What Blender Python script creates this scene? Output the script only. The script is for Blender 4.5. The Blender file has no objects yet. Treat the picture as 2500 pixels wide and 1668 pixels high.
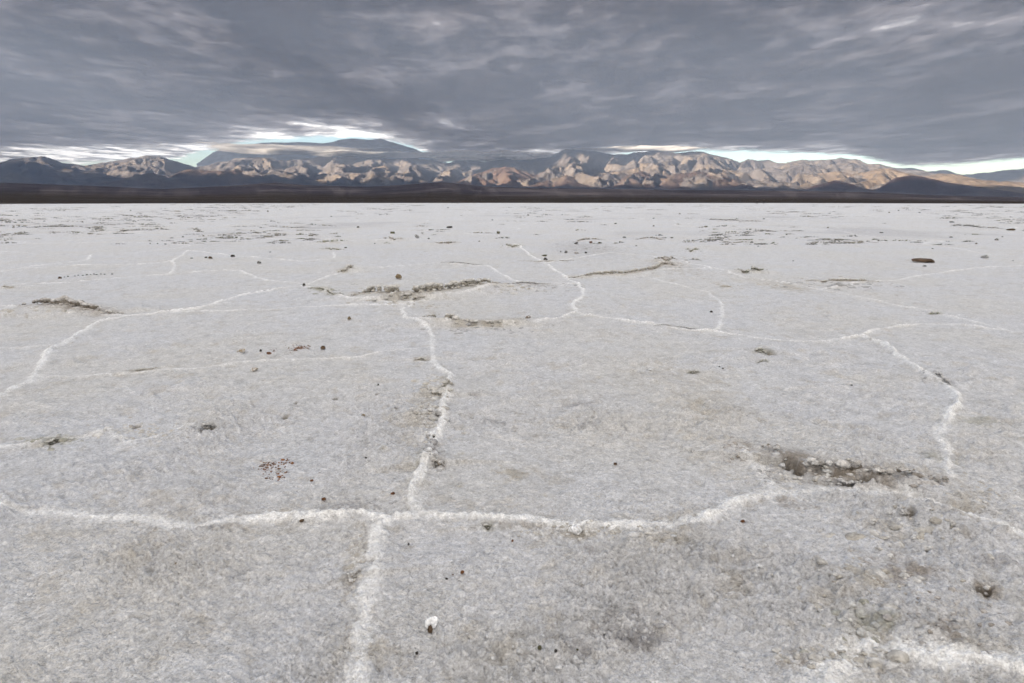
import bpy, bmesh, math, random
import numpy as np
from mathutils import Vector

sc = bpy.context.scene
C = sc.collection
R = math.radians

# ------------------------------------------------------------------ camera
H0, F, PITCH = 1.2, 1389.0, R(13.85)          # eye height (m), focal length in px of the 2500 px wide photograph
cd = bpy.data.cameras.new("camera")
cd.sensor_width = 36.0
cd.lens = 36.0 * F / 2500.0
cd.clip_start, cd.clip_end = 0.05, 300000.0
cam = bpy.data.objects.new("camera", cd)
C.objects.link(cam)
cam.location = (0, 0, H0)
cam.rotation_euler = (math.pi / 2 - PITCH, 0, 0)
sc.camera = cam

# ------------------------------------------------------------------ sky + sun
SUN_EL, SUN_BACK = R(15.0), R(52.0)           # low sun behind the camera, 52 degrees to the left of straight behind
SD = Vector((-math.sin(SUN_BACK) * math.cos(SUN_EL), -math.cos(SUN_BACK) * math.cos(SUN_EL), math.sin(SUN_EL)))
w = bpy.data.worlds.new("World")
sc.world = w
w.use_nodes = True
w.cycles.sampling_method = 'NONE'              # reached by bounced rays only: less noise under the cloud
nt = w.node_tree
bg = nt.nodes["Background"]
sky = nt.nodes.new("ShaderNodeTexSky")
sky.sky_type = 'NISHITA'
sky.sun_disc = False
sky.sun_elevation = SUN_EL
sky.sun_rotation = math.atan2(SD.x, SD.y)
sky.altitude = 0
sky.dust_density = 0.5
sky.ozone_density = 2.0
nt.links.new(sky.outputs[0], bg.inputs[0])
bg.inputs[1].default_value = 0.068
sl = bpy.data.lights.new("sun", 'SUN')
sl.energy = 5.0
sl.angle = R(0.53)
sl.color = (1.0, 0.88, 0.74)
sun = bpy.data.objects.new("sun", sl)
C.objects.link(sun)
sun.rotation_euler = SD.to_track_quat('Z', 'Y').to_euler()

sc.view_settings.view_transform = 'Standard'
sc.view_settings.look = 'None'
sc.view_settings.gamma = 1.0
sc.view_settings.exposure = 2.17
cy = sc.cycles
cy.max_bounces = 5
cy.diffuse_bounces = 3
cy.glossy_bounces = 1
cy.transmission_bounces = 3
cy.volume_bounces = 1
cy.transparent_max_bounces = 8
cy.caustics_reflective = cy.caustics_refractive = False
cy.use_denoising = True
cy.denoiser = 'OPENIMAGEDENOISE'
cy.denoising_input_passes = 'RGB_ALBEDO'
cy.denoising_prefilter = 'ACCURATE'
cy.use_adaptive_sampling = True
cy.adaptive_threshold = 0.005
cy.sample_clamp_indirect = 4.0

# ------------------------------------------------------------------ helpers
rng = np.random.default_rng(7)
random.seed(7)


def tag(o, label=None, cat=None, group=None, kind=None):
    for k, v in (("label", label), ("category", cat), ("group", group), ("kind", kind)):
        if v:
            o[k] = v
    return o


def build_mesh(name, co, faces, mat, cols=None, smooth=True, attrs=None):
    """co (n,3), faces (m,3|4) int arrays -> linked object; cols (n,3) becomes the colour attribute 'col'."""
    me = bpy.data.meshes.new(name)
    co = np.ascontiguousarray(co, np.float32)
    faces = np.ascontiguousarray(faces, np.int32)
    m, k = faces.shape
    me.vertices.add(len(co))
    me.vertices.foreach_set("co", co.ravel())
    me.loops.add(m * k)
    me.loops.foreach_set("vertex_index", faces.ravel())
    me.polygons.add(m)
    me.polygons.foreach_set("loop_start", np.arange(0, m * k, k, dtype=np.int32))
    me.polygons.foreach_set("use_smooth", np.full(m, smooth))
    if cols is not None:
        a = me.attributes.new("col", 'FLOAT_COLOR', 'POINT')
        c4 = np.ones((len(co), 4), np.float32)
        c4[:, :3] = cols
        a.data.foreach_set("color", c4.ravel())
    for an, av in (attrs or {}).items():
        a = me.attributes.new(an, 'FLOAT', 'POINT')
        a.data.foreach_set("value", np.ascontiguousarray(av, np.float32))
    me.update(calc_edges=True)
    me.validate()
    me.materials.append(mat)
    o = bpy.data.objects.new(name, me)
    C.objects.link(o)
    return o


def grid_faces(nr, nc, wrap=False):
    i = np.arange(nr - 1)[:, None]
    j = np.arange(nc if wrap else nc - 1)[None, :]
    j2 = (j + 1) % nc
    a = i * nc + j
    b = i * nc + j2
    c = (i + 1) * nc + j2
    d = (i + 1) * nc + j
    return np.stack([a, b, c, d], -1).reshape(-1, 4)


def _hash(ix, iy, seed):
    h = (ix.astype(np.int64) * 374761393 + iy.astype(np.int64) * 668265263 + seed * 1442695041) & 0xFFFFFFFF
    h = ((h ^ (h >> 13)) * 1274126177) & 0xFFFFFFFF
    return (h ^ (h >> 16)) & 0xFFFF


_G = np.stack([np.cos(np.arange(256) * 2 * np.pi / 256), np.sin(np.arange(256) * 2 * np.pi / 256)], -1).astype(np.float32)


def pn(x, y, seed=0):
    """2-D gradient noise, about -1..1"""
    xf, yf = np.floor(x), np.floor(y)
    fx, fy = (x - xf).astype(np.float32), (y - yf).astype(np.float32)
    ix, iy = xf.astype(np.int64), yf.astype(np.int64)
    u = fx * fx * fx * (fx * (fx * 6 - 15) + 10)
    v = fy * fy * fy * (fy * (fy * 6 - 15) + 10)

    def g(a, b):
        q = _G[_hash(ix + a, iy + b, seed) & 255]
        return q[..., 0] * (fx - a) + q[..., 1] * (fy - b)
    n0 = g(0, 0) * (1 - u) + g(1, 0) * u
    n1 = g(0, 1) * (1 - u) + g(1, 1) * u
    return (n0 * (1 - v) + n1 * v) * 1.5


def fbm(x, y, octs, seed=0, gain=0.5, lac=2.03):
    s = 0
    a = 1.0
    for k in range(octs):
        s = s + a * pn(x, y, seed + k * 17)
        x, y = x * lac + 3.1, y * lac - 1.7
        a *= gain
    return s


def sstep(a, b, x):
    t = np.clip((x - a) / (b - a), 0, 1)
    return t * t * (3 - 2 * t)


def ray(u, v):
    """world direction of a point of the photograph (2500x1668)"""
    a = (np.asarray(u, float) - 1250) / F
    b = (834 - np.asarray(v, float)) / F
    return a, math.cos(PITCH) + b * math.sin(PITCH), -math.sin(PITCH) + b * math.cos(PITCH)


def gpt(u, v, z=0.0):
    x, y, zz = ray(u, v)
    t = (H0 - z) / (-zz)
    return x * t, y * t


def azel(u, v):
    x, y, z = ray(u, v)
    return np.arctan2(x, y), z / np.hypot(x, y)        # azimuth, tangent of elevation


K = 2500 / 2350.0                                       # measured coordinates -> photograph px


def D(pts):
    return [(a * K, b * K) for a, b in pts]


# ------------------------------------------------------------------ materials
def new_mat(name):
    m = bpy.data.materials.new(name)
    m.use_nodes = True
    return m, m.node_tree, m.node_tree.nodes["Principled BSDF"]


def nnode(nt, typ, **kw):
    n = nt.nodes.new(typ)
    for k, v in kw.items():
        setattr(n, k, v)
    return n


def pos_noise(nt, scale, detail=4, rough=0.55, stretch=(1, 1, 1)):
    g = nnode(nt, "ShaderNodeNewGeometry")
    mp = nnode(nt, "ShaderNodeMapping")
    mp.inputs["Scale"].default_value = stretch
    nt.links.new(g.outputs["Position"], mp.inputs["Vector"])
    n = nnode(nt, "ShaderNodeTexNoise")
    n.inputs["Scale"].default_value = scale
    n.inputs["Detail"].default_value = detail
    n.inputs["Roughness"].default_value = rough
    nt.links.new(mp.outputs[0], n.inputs["Vector"])
    return n.outputs["Fac"]


def mrange(nt, src, a, b, c, d):
    n = nnode(nt, "ShaderNodeMapRange")
    for i, v in enumerate((a, b, c, d)):
        n.inputs[i + 1].default_value = v
    nt.links.new(src, n.inputs[0])
    return n.outputs[0]


def mult_col(nt, col, fac):
    n = nnode(nt, "ShaderNodeVectorMath", operation='SCALE')
    nt.links.new(col, n.inputs[0])
    nt.links.new(fac, n.inputs["Scale"])
    return n.outputs[0]


def math_n(nt, op, a, b):
    n = nnode(nt, "ShaderNodeMath", operation=op)
    for i, v in enumerate((a, b)):
        if isinstance(v, (int, float)):
            n.inputs[i].default_value = v
        else:
            nt.links.new(v, n.inputs[i])
    return n.outputs[0]


def surf_mat(name, noises, bumps, rough=0.85, spec=0.3, colour=None, sss=0):
    """colour from the 'col' attribute (or fixed) times procedural noise, plus bump. noises: (scale,detail,lo,hi)"""
    m, nt, bs = new_mat(name)
    if colour is None:
        at = nnode(nt, "ShaderNodeAttribute", attribute_name="col")
        col = at.outputs["Color"]
    else:
        rgb = nnode(nt, "ShaderNodeRGB")
        rgb.outputs[0].default_value = (*colour, 1)
        col = rgb.outputs[0]
    for sc_, det, lo, hi in noises:
        col = mult_col(nt, col, mrange(nt, pos_noise(nt, sc_, det), 0.28, 0.72, lo, hi))
    nt.links.new(col, bs.inputs["Base Color"])
    prev = None
    for sc_, det, dist, st in bumps:
        b = nnode(nt, "ShaderNodeBump")
        b.inputs["Strength"].default_value = st
        b.inputs["Distance"].default_value = dist
        nt.links.new(pos_noise(nt, sc_, det, 0.6), b.inputs["Height"])
        if prev is not None:
            nt.links.new(prev, b.inputs["Normal"])
        prev = b.outputs[0]
    if prev is not None:
        nt.links.new(prev, bs.inputs["Normal"])
    bs.inputs["Roughness"].default_value = rough
    bs.inputs["Specular IOR Level"].default_value = spec
    return m


M_salt = surf_mat("salt_crust", [(150, 4, 0.86, 1.10), (45, 5, 0.86, 1.08), (9, 5, .91, 1.05)], [(210, 4, 0.006, 0.8), (60, 5, 0.016, 0.8)], 0.75, 0.25)
def add_grains(m, specs):
    """crystals: small Voronoi cells that differ in tone and stand proud of each other"""
    nt = m.node_tree
    bs = nt.nodes["Principled BSDF"]
    for scl, lo, hi, dist, st in specs:
        g = nnode(nt, "ShaderNodeNewGeometry")
        vo = nnode(nt, "ShaderNodeTexVoronoi")
        vo.inputs["Scale"].default_value = scl
        nt.links.new(g.outputs["Position"], vo.inputs["Vector"])
        sp = nnode(nt, "ShaderNodeSeparateColor")
        nt.links.new(vo.outputs["Color"], sp.inputs[0])
        src = bs.inputs["Base Color"].links[0].from_socket
        nt.links.new(mult_col(nt, src, mrange(nt, sp.outputs[0], 0, 1, lo, hi)), bs.inputs["Base Color"])
        b = nnode(nt, "ShaderNodeBump", invert=True)
        b.inputs["Strength"].default_value = st
        b.inputs["Distance"].default_value = dist
        nt.links.new(vo.outputs["Distance"], b.inputs["Height"])
        nt.links.new(bs.inputs["Normal"].links[0].from_socket, b.inputs["Normal"])
        nt.links.new(b.outputs[0], bs.inputs["Normal"])


add_grains(M_salt, [(30, .93, 1.04, .010, .4), (95, .86, 1.10, .007, .6), (260, .84, 1.12, .003, .6)])
M_face = surf_mat("salt_ledge_face", [(60, 5, 0.7, 1.2), (160, 4, .8, 1.15)], [(120, 5, 0.01, 0.9)], 0.9, 0.1)
M_hill = surf_mat("desert_rock", [(0.004, 6, 0.75, 1.25), (0.03, 4, 0.8, 1.2)], [(0.0035, 6, 90.0, 0.3), (0.014, 6, 40.0, 1.0)], 0.95, 0.05)
M_stone = surf_mat("stone", [(70, 5, 0.55, 1.4)], [(90, 5, 0.01, 0.8)], 0.85, 0.2)

# ------------------------------------------------------------------ the salt flat
# white pressure ridges between the salt polygons: points measured on the photograph (in 1/2350 widths), then laid on the ground
RIDGES = [  # (points, height m, half width m)
    ([(812, 1600), (825, 1500), (830, 1440), (840, 1380), (850, 1330), (862, 1270), (875, 1215), (895, 1203), (930, 1192), (955, 1182)], .020, .030),
    ([(-60, 1150), (0, 1160), (30, 1168), (80, 1183), (150, 1178), (200, 1180), (230, 1190), (300, 1203), (360, 1207), (420, 1212), (470, 1207), (520, 1198), (600, 1192), (700, 1190), (760, 1188), (820, 1185), (860, 1195), (890, 1203)], .015, .026),
    ([(955, 1182), (950, 1150), (955, 1120), (975, 1095), (985, 1070), (990, 1040), (1000, 1020), (1008, 1000), (1012, 960), (1018, 935), (1022, 910), (1035, 880), (1040, 872)], .024, .024),
    ([(1040, 872), (1018, 862), (1005, 850), (995, 820), (990, 790), (985, 760), (960, 742), (935, 735), (922, 712), (950, 697)], .018, .020),
    ([(955, 1182), (985, 1190), (1040, 1195), (1100, 1193), (1150, 1200), (1230, 1205), (1300, 1222), (1360, 1218), (1430, 1222), (1500, 1220), (1550, 1217), (1600, 1205), (1650, 1185), (1700, 1163), (1740, 1147), (1790, 1137), (1860, 1133), (1950, 1135), (2020, 1140), (2080, 1150), (2150, 1170), (2230, 1200), (2290, 1222), (2420, 1270)], .015, .026),
    ([(2185, 1115), (2172, 1075), (2175, 1050), (2160, 1020), (2155, 1000), (2170, 970), (2185, 950), (2210, 935), (2195, 910), (2170, 890), (2130, 870), (2090, 840), (2060, 820), (2030, 795), (2000, 785), (1975, 775)], .022, .022),
    ([(1975, 775), (1900, 782), (1830, 785), (1750, 780), (1690, 772), (1640, 765), (1590, 760), (1530, 755), (1450, 742), (1400, 735), (1340, 725), (1320, 718)], .02, .018),
    ([(1975, 775), (2000, 760), (2050, 750), (2130, 746), (2200, 748), (2260, 757), (2420, 775)], .02, .018),
    ([(1320, 718), (1290, 735), (1250, 742), (1220, 748), (1150, 750), (1080, 752), (1000, 748), (965, 742)], .02, .02),
    ([(1320, 718), (1312, 700), (1335, 685), (1342, 672), (1325, 652), (1300, 640), (1280, 625), (1250, 605), (1220, 590), (1205, 575), (1180, 560)], .02, .022),
    ([(1325, 652), (1290, 655), (1200, 655), (1150, 662), (1080, 676), (1000, 686), (930, 697), (860, 692), (800, 692), (760, 680), (730, 668), (700, 660)], .02, .022),
    ([(700, 655), (740, 640), (790, 625), (830, 618), (900, 612), (1000, 606), (1120, 612), (1170, 640), (1200, 655)], .02, .02),
    ([(1300, 640), (1350, 637), (1430, 634), (1490, 628), (1560, 622), (1640, 616)], .02, .02),
    ([(-50, 930), (0, 912), (50, 885), (75, 870), (90, 840), (120, 805), (145, 790), (180, 770), (230, 742), (300, 728), (380, 722), (450, 712), (500, 697), (520, 690), (570, 675), (650, 662), (700, 655)], .02, .022),
    ([(380, 722), (480, 717), (600, 713), (700, 708), (800, 703), (900, 700), (950, 697)], .018, .018),
    ([(-50, 806), (60, 800), (145, 792)], .016, .014),
    ([(85, 865), (180, 865), (250, 860), (330, 853), (400, 850), (470, 850), (560, 835), (650, 828), (750, 825), (830, 822), (870, 810), (960, 803), (990, 800)], .014, .014),
    ([(-50, 705), (30, 712), (100, 714), (180, 720), (250, 727), (300, 728)], .02, .02),
    ([(-50, 670), (60, 655), (150, 650), (250, 640), (350, 632), (390, 628), (402, 610), (395, 600), (420, 585), (430, 575)], .02, .02),
    ([(390, 628), (480, 622), (550, 622), (580, 635), (620, 645), (700, 652)], .02, .02),
    ([(-50, 632), (60, 615), (120, 607), (200, 598), (210, 585)], .02, .02),
    ([(60, 617), (200, 610), (330, 608), (400, 600)], .02, .02),
    ([(-40, 1034), (60, 1027), (120, 1017), (200, 1003), (250, 990), (285, 1015), (350, 1002), (400, 990), (450, 980)], .014, .016),
    ([(1500, 640), (1560, 655), (1620, 670), (1650, 690), (1660, 720), (1655, 745), (1640, 765)], .016, .018),
    ([(1640, 616), (1700, 636), (1800, 650), (1880, 665), (1960, 680), (2000, 690), (2050, 700), (2150, 720), (2250, 745), (2330, 768)], .02, .018),
    ([(1880, 664), (1960, 652), (2040, 648), (2100, 635), (2150, 628), (2220, 618), (2400, 606)], .02, .02),
    ([(1870, 1600), (1890, 1545), (1920, 1520), (1960, 1505), (2020, 1500), (2080, 1520), (2150, 1530), (2250, 1535), (2400, 1550)], .036, .042),
    ([(1690, 1040), (1730, 1075), (1760, 1110), (1790, 1137)], .02, .024),
    ([(430, 575), (560, 590), (700, 600), (770, 592), (765, 580)], .02, .02),
    ([(1250, 605), (1400, 580), (1500, 590), (1640, 616)], .016, .02),
]
# lifted slab edges that face the camera: (points, slab height m, undercut 0..1, colour key)
LEDGES = [
    ([(800, 690), (860, 684), (930, 689), (1000, 681), (1060, 671), (1110, 665), (1150, 661)], .085, .3, 'tan'),
    ([(1150, 661), (1200, 656), (1290, 656)], .028, .3, 'grey'),
    ([(1000, 606), (1060, 608), (1110, 610)], .02, .2, 'grey'),
    ([(1490, 752), (1560, 757), (1620, 762)], .010, .3, 'grey'),
    ([(2140, 866), (2165, 882), (2185, 893)], .020, .4, 'grey'),
    ([(1180, 600), (1240, 602), (1330, 600)], .02, .2, 'tan'),
    ([(703, 664), (735, 671), (770, 684), (800, 688)], .035, .2, 'olive'),
    ([(965, 742), (1010, 747), (1080, 751), (1150, 749), (1215, 746)], .055, .5, 'tan'),
    ([(30, 713), (100, 714), (180, 719), (240, 725), (285, 726)], .068, .4, 'brown'),
    ([(1295, 639), (1350, 637), (1430, 634), (1490, 628), (1515, 614), (1545, 606)], .050, .2, 'tan'),
    ([(1735, 1050), (1775, 1062), (1805, 1074), (1820, 1084), (1850, 1096), (1900, 1102), (1960, 1112), (2010, 1120), (2060, 1117), (2100, 1118)], .050, .9, 'brown'),
    ([(1880, 1118), (1930, 1126), (1990, 1130)], .018, .8, 'grey'),
    ([(2128, 1126), (2150, 1124), (2175, 1130)], .022, .8, 'brown'),
    ([(95, 1022), (120, 1018), (142, 1010)], .018, .8, 'olive'),
    ([(455, 997), (478, 991), (492, 985)], .016, .9, 'grey'),
    ([(1725, 812), (1752, 811), (1778, 814)], .030, .9, 'olive'),
    ([(1733, 835), (1752, 833), (1768, 834)], .014, .5, 'olive'),
    ([(945, 832), (965, 828), (985, 832)], .018, .4, 'tan'),
    ([(972, 905), (1000, 912), (1020, 905), (1035, 890)], .028, .3, 'tan'),
    ([(975, 960), (1000, 966), (1010, 968)], .022, .5, 'grey'),
    ([(985, 1070), (1000, 1073), (1025, 1083)], .022, .7, 'brown'),
    ([(1685, 625), (1710, 627), (1735, 627), (1762, 627)], .055, .5, 'olive'),
    ([(1835, 646), (1890, 649), (1950, 650), (2035, 652)], .035, .3, 'tan'),
    ([(1500, 600), (1530, 603), (1555, 600)], .06, .3, 'brown'),
    ([(1505, 612), (1530, 612), (1560, 616)], .04, .3, 'brown'),
    ([(2128, 722), (2150, 721), (2168, 723)], .025, .3, 'olive'),
    ([(1575, 860), (1592, 859), (1608, 861)], .014, .3, 'olive'),
    ([(0, 664), (25, 663), (40, 662)], .03, .3, 'tan'),
    ([(280, 853), (320, 851), (370, 846)], .012, .2, 'tan'),
    ([(790, 1326), (815, 1330), (825, 1320)], .012, .6, 'brown'),
    ([(1100, 1214), (1120, 1216), (1135, 1214)], .012, .5, 'olive'),
    ([(2060, 1202), (2080, 1206), (2095, 1212)], .016, .6, 'brown'),
    ([(2245, 1363), (2255, 1369), (2272, 1360)], .018, .7, 'brown'),
    ([(1150, 567), (1175, 569), (1205, 568)], .06, .3, 'olive'),
    ([(1570, 577), (1585, 580), (1605, 577)], .05, .3, 'olive'),
    ([(1580, 597), (1610, 598)], .04, .4, 'grey'),
    ([(770, 627), (790, 625), (812, 618)], .06, .3, 'tan'),
    ([(710, 559), (760, 558), (805, 556)], .06, .2, 'olive'),
    ([(728, 574), (760, 574), (795, 574)], .045, .2, 'olive'),
    ([(870, 551), (905, 552), (940, 551)], .06, .2, 'brown'),
    ([(990, 560), (1030, 560), (1060, 559)], .05, .2, 'brown'),
    ([(1310, 556), (1350, 553), (1390, 552)], .05, .2, 'brown'),
    ([(1455, 550), (1490, 549), (1530, 552)], .05, .2, 'brown'),
    ([(1625, 506), (1700, 510), (1760, 511)], .08, .2, 'grey'),
    ([(260, 535), (320, 532), (395, 529)], .08, .2, 'grey'),
    ([(427, 528), (445, 528), (462, 529)], .08, .2, 'grey'),
    ([(1690, 529), (1740, 531), (1790, 532)], .07, .2, 'grey'),
    ([(2180, 520), (2250, 526), (2310, 527)], .08, .2, 'grey'),
]
FACE = {'tan': (.38, .345, .285), 'olive': (.25, .24, .175), 'brown': (.22, .18, .14), 'grey': (.26, .25, .25)}

# polar sheet round the camera foot, finest where the eye is
az_f = np.linspace(-R(53), R(53), 1900)
az_c = np.linspace(R(53), 2 * np.pi - R(53), 150)[1:-1]
AZ = np.concatenate([az_f, az_c])
th = np.concatenate([np.linspace(R(47.5), R(6), 860, endpoint=False), np.linspace(R(6), R(.13), 194)])
RR = np.concatenate([[0.02], np.linspace(.15, 1.05, 14), H0 / np.tan(th)])
RR = RR[np.concatenate([[True], np.diff(RR) > 0])]
A2, R2 = np.meshgrid(AZ, RR)
X = (R2 * np.sin(A2)).astype(np.float32)
Y = (R2 * np.cos(A2)).astype(np.float32)
DR = np.gradient(RR)[:, None]
DS = np.maximum(DR, R2 * np.gradient(az_f)[0])           # grid spacing: octaves finer than the grid are left out


def band(lam):
    return np.clip((lam / DS - 2.0) / 2.0, 0, 1).astype(np.float32)


Zg = .012 * pn(X / 1.7, Y / 1.7, 3) + .006 * pn(X / .6, Y / .6, 4)
rough_zone = sstep(.1, .75, pn(X / .9 + 4, Y / .9 + 2, 9) + .35 + .5 * np.exp(-((X - 1.6) ** 2 + (Y - 1.9) ** 2) / .8))
Nz = np.zeros_like(Zg)
for lam, am, sd in ((.30, .0060, 10), (.16, .0075, 11), (.075, .0070, 12), (.036, .0062, 13), (.019, .0045, 14), (.010, .0024, 15)):
    n = pn(X / lam + .4 * Y / lam, Y / lam * 1.15, sd)
    b_ = np.abs(n) * 1.7                                    # cauliflower: rounded knobs with sharp creases
    Nz += band(lam) * am * (0.9 * b_ + .4 * n) * (0.62 + 1.0 * rough_zone) * (.6 + .8 * sstep(-.5, .5, pn(X / .45, Y / .45, 29)))
Zg += Nz
# scattered pits
pit = pn(X / .11, Y / .11, 21)
Zg -= band(.11) * .016 * sstep(.62, .80, pit) * sstep(-.1, .4, pn(X / 1.1, Y / 1.1, 22))

# colours
col = np.empty(X.shape + (3,), np.float32)
col[:] = (.700, .705, .735)
t1 = fbm(X / 1.6, Y / 1.6, 4, 31)
t2 = fbm(X / .5, Y / .5, 4, 35)
warm = sstep(-.6, 1.0, t1 + .5 * t2 + .1)
for c, (a_, b_) in enumerate(((.620, .622), (.622, .612), (.635, .596))):
    col[..., c] = a_ * (1 - warm) + b_ * warm
dirt = sstep(.25, 1.15, fbm(X / .20 + 5, Y / .20, 6, 41, gain=.66) + .1 * rough_zone)
st = np.array((.47, .42, .34), np.float32)
col = col * (1 - .36 * dirt[..., None]) + st * (.36 * dirt[..., None])
greyp = .75 * sstep(.35, 1.3, fbm(X / .16 - 5, Y / .2, 6, 51, gain=.68))
col = col * (1 - .26 * greyp[..., None]) + np.array((.36, .37, .40), np.float32) * (.26 * greyp[..., None])
# darker hollows in the crust, many sizes
for lam, am_, sd in ((.34, .08, 141), (.17, .13, 142), (.085, .17, 143), (.042, .20, 144), (.021, .20, 145)):
    hp = sstep(.34, .75, pn(X / lam + .3 * Y / lam, Y / (lam * 1.1), sd)) * band(lam) * (.35 + .45 * sstep(-.4, .5, pn(X / 1.3 + sd, Y / 1.3, 149)))
    col *= (1 - am_ * hp[..., None] * np.array((1, 1, 1.03), np.float32))
    Zg -= (.022 * lam) * hp
# far streaks
fs = fbm(X / 6.0, Y / 9.0, 5, 61)
fk = (sstep(.25, .9, fs) * sstep(9, 30, R2) * .45)[..., None]
col = col * (1 - fk) + np.array((.42, .41, .42), np.float32) * fk

STAINS = [  # (x, y, rx, ry in measured px, colour, amount)
    (1180, 1095, 38, 22, 'tan', .9), (1330, 1235, 45, 12, 'tan', .7), (1225, 1218, 50, 10, 'brown', .6), (1560, 1240, 60, 18, 'tan', .7),
    (2050, 1320, 90, 40, 'brown', .8), (1990, 1330, 60, 40, 'tan', .8), (2150, 1475, 75, 45, 'brown', .75), (1840, 1525, 60, 25, 'brown', .7),
    (2000, 1440, 60, 35, 'olive', .7), (1780, 1160, 50, 14, 'brown', .7), (2150, 1060, 40, 20, 'olive', .6), (2230, 1170, 70, 30, 'tan', .7),
    (1470, 1470, 70, 40, 'grey', .9), (1420, 1430, 40, 20, 'grey', .7), (1350, 1275, 45, 18, 'grey', .6), (1140, 978, 40, 10, 'grey', .6),
    (1325, 935, 35, 12, 'grey', .6), (1350, 985, 35, 12, 'grey', .5), (2240, 970, 40, 14, 'olive', .5), (1090, 910, 25, 6, 'grey', .5),
    (870, 1480, 30, 30, 'tan', .6), (1330, 1510, 50, 30, 'grey', .6), (960, 1130, 60, 60, 'tan', .35), (990, 1060, 40, 24, 'olive', .6),
    (200, 1230, 200, 14, 'tan', .3), (700, 1222, 300, 9, 'tan', .3), (480, 1215, 60, 10, 'brown', .35), (960, 950, 30, 90, 'tan', .4),
    (810, 1165, 60, 14, 'grey', .5), (820, 1290, 26, 50, 'tan', .6), (1900, 1120, 160, 22, 'tan', .4), (1690, 1040, 30, 16, 'brown', .5),
    (1500, 870, 160, 26, 'tan', .3), (1650, 930, 120, 50, 'tan', .25), (1820, 660, 60, 12, 'tan', .5), (1700, 500, 300, 8, 'grey', .2),
    (1540, 615, 60, 20, 'tan', .5), (1130, 660, 60, 8, 'tan', .5), (420, 865, 30, 6, 'tan', .6), (120, 1015, 60, 12, 'olive', .5),
    (1350, 570, 90, 20, 'grey', .4), (1770, 650, 80, 14, 'tan', .3), (2120, 600, 50, 8, 'tan', .3), (60, 1180, 60, 10, 'brown', .3),
    (2290, 1300, 60, 20, 'grey', .5), (2250, 1360, 30, 15, 'brown', .6), (1240, 1400, 60, 30, 'tan', .3), (1680, 1330, 80, 16, 'tan', .6),
]
brk = fbm(X / .10, Y / .10, 5, 71, gain=.68)
for (sx, sy, rx, ry, ck, am) in STAINS:
    cx, cyy = gpt(sx * K, sy * K)
    x1, _ = gpt((sx + rx) * K, sy * K)
    _, y0 = gpt(sx * K, (sy - ry) * K)
    _, y1 = gpt(sx * K, (sy + ry) * K)
    wx, wy = abs(x1 - cx), abs(y0 - y1) / 2
    rc, ac = math.hypot(cx, cyy), math.atan2(cx, cyy)
    ext = 2.5 * max(wx, wy)
    i0, i1 = np.searchsorted(RR, (max(rc - ext, 0), rc + ext))
    da = ext / max(rc, .3)
    j0, j1 = np.searchsorted(az_f, (ac - da, ac + da))
    if i1 <= i0 or j1 <= j0:
        continue
    s_ = (slice(i0, i1), slice(j0, j1))
    q = np.exp(-((X[s_] - cx) / wx) ** 2 - ((Y[s_] - cyy) / wy) ** 2)
    m_ = (am * .9 * sstep(.28, 1.02, q * .95 + .48 * brk[s_]))[..., None]
    col[s_] = col[s_] * (1 - m_) + np.array(FACE[ck], np.float32) * 1.15 * m_


def seg_windows(P, ext):
    for (x0, y0), (x1, y1) in zip(P[:-1], P[1:]):
        rs = [math.hypot(x0, y0), math.hypot(x1, y1)]
        as_ = [math.atan2(x0, y0), math.atan2(x1, y1)]
        L = math.hypot(x1 - x0, y1 - y0)
        i0, i1 = np.searchsorted(RR, (max(min(rs) - ext - L * .1, 0), max(rs) + ext))
        da = ext / max(min(rs), .4)
        j0, j1 = np.searchsorted(az_f, (min(as_) - da, max(as_) + da))
        if i1 > i0 and j1 > j0:
            yield (slice(i0, i1), slice(j0, j1)), (x0, y0, x1, y1)


def wig(P, amp, step, seed):
    """resample a ground polyline finely and make it wander like a real crack"""
    out = []
    s = 0
    for (x0, y0), (x1, y1) in zip(P[:-1], P[1:]):
        L = math.hypot(x1 - x0, y1 - y0)
        n = max(1, int(L / step))
        for k in range(n):
            t = k / n
            out.append((x0 + (x1 - x0) * t, y0 + (y1 - y0) * t))
    out.append(P[-1])
    P2 = np.array(out)
    d = np.r_[0, np.cumsum(np.hypot(*np.diff(P2, axis=0).T))]
    tx = np.gradient(P2[:, 0]); ty = np.gradient(P2[:, 1])
    l = np.hypot(tx, ty) + 1e-9
    n_ = amp * (pn(d / (step * 5), d * 0 + seed, seed) + .5 * pn(d / (step * 2), d * 0 + seed, seed + 5))
    n_[0] = n_[-1] = 0
    return np.stack([P2[:, 0] - ty / l * n_, P2[:, 1] + tx / l * n_], -1)


WX = X + .020 * pn(X / .22, Y / .22, 86) + .010 * pn(X / .07, Y / .07, 87) + band(.025) * .006 * pn(X / .025, Y / .025, 88)
WY = Y + .020 * pn(X / .22, Y / .22, 186) + .010 * pn(X / .07, Y / .07, 187) + band(.025) * .006 * pn(X / .025, Y / .025, 188)
Dist = np.full(X.shape, 9.0, np.float32)       # distance to the nearest ridge, in ridge half widths
Hr = np.zeros(X.shape, np.float32)
St = np.zeros(X.shape, np.float32)
STRONG = {0: 1, 1: 1, 2: 1, 3: .9, 4: .95, 5: .95, 6: .85, 7: .75, 8: .7, 9: .9, 13: .95, 26: 1.15, 27: .6}
wn = 1 + .50 * pn(X / .14, Y / .14, 81) + .45 * pn(X / .045, Y / .045, 82) + band(.02) * .5 * pn(X / .02, Y / .02, 84)
wn = np.clip(wn, .25, 2)
wn2 = .35 + .65 * sstep(-.5, .4, pn(X / .5, Y / .5, 83) + .4 * pn(X / .1, Y / .1, 85))
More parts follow.
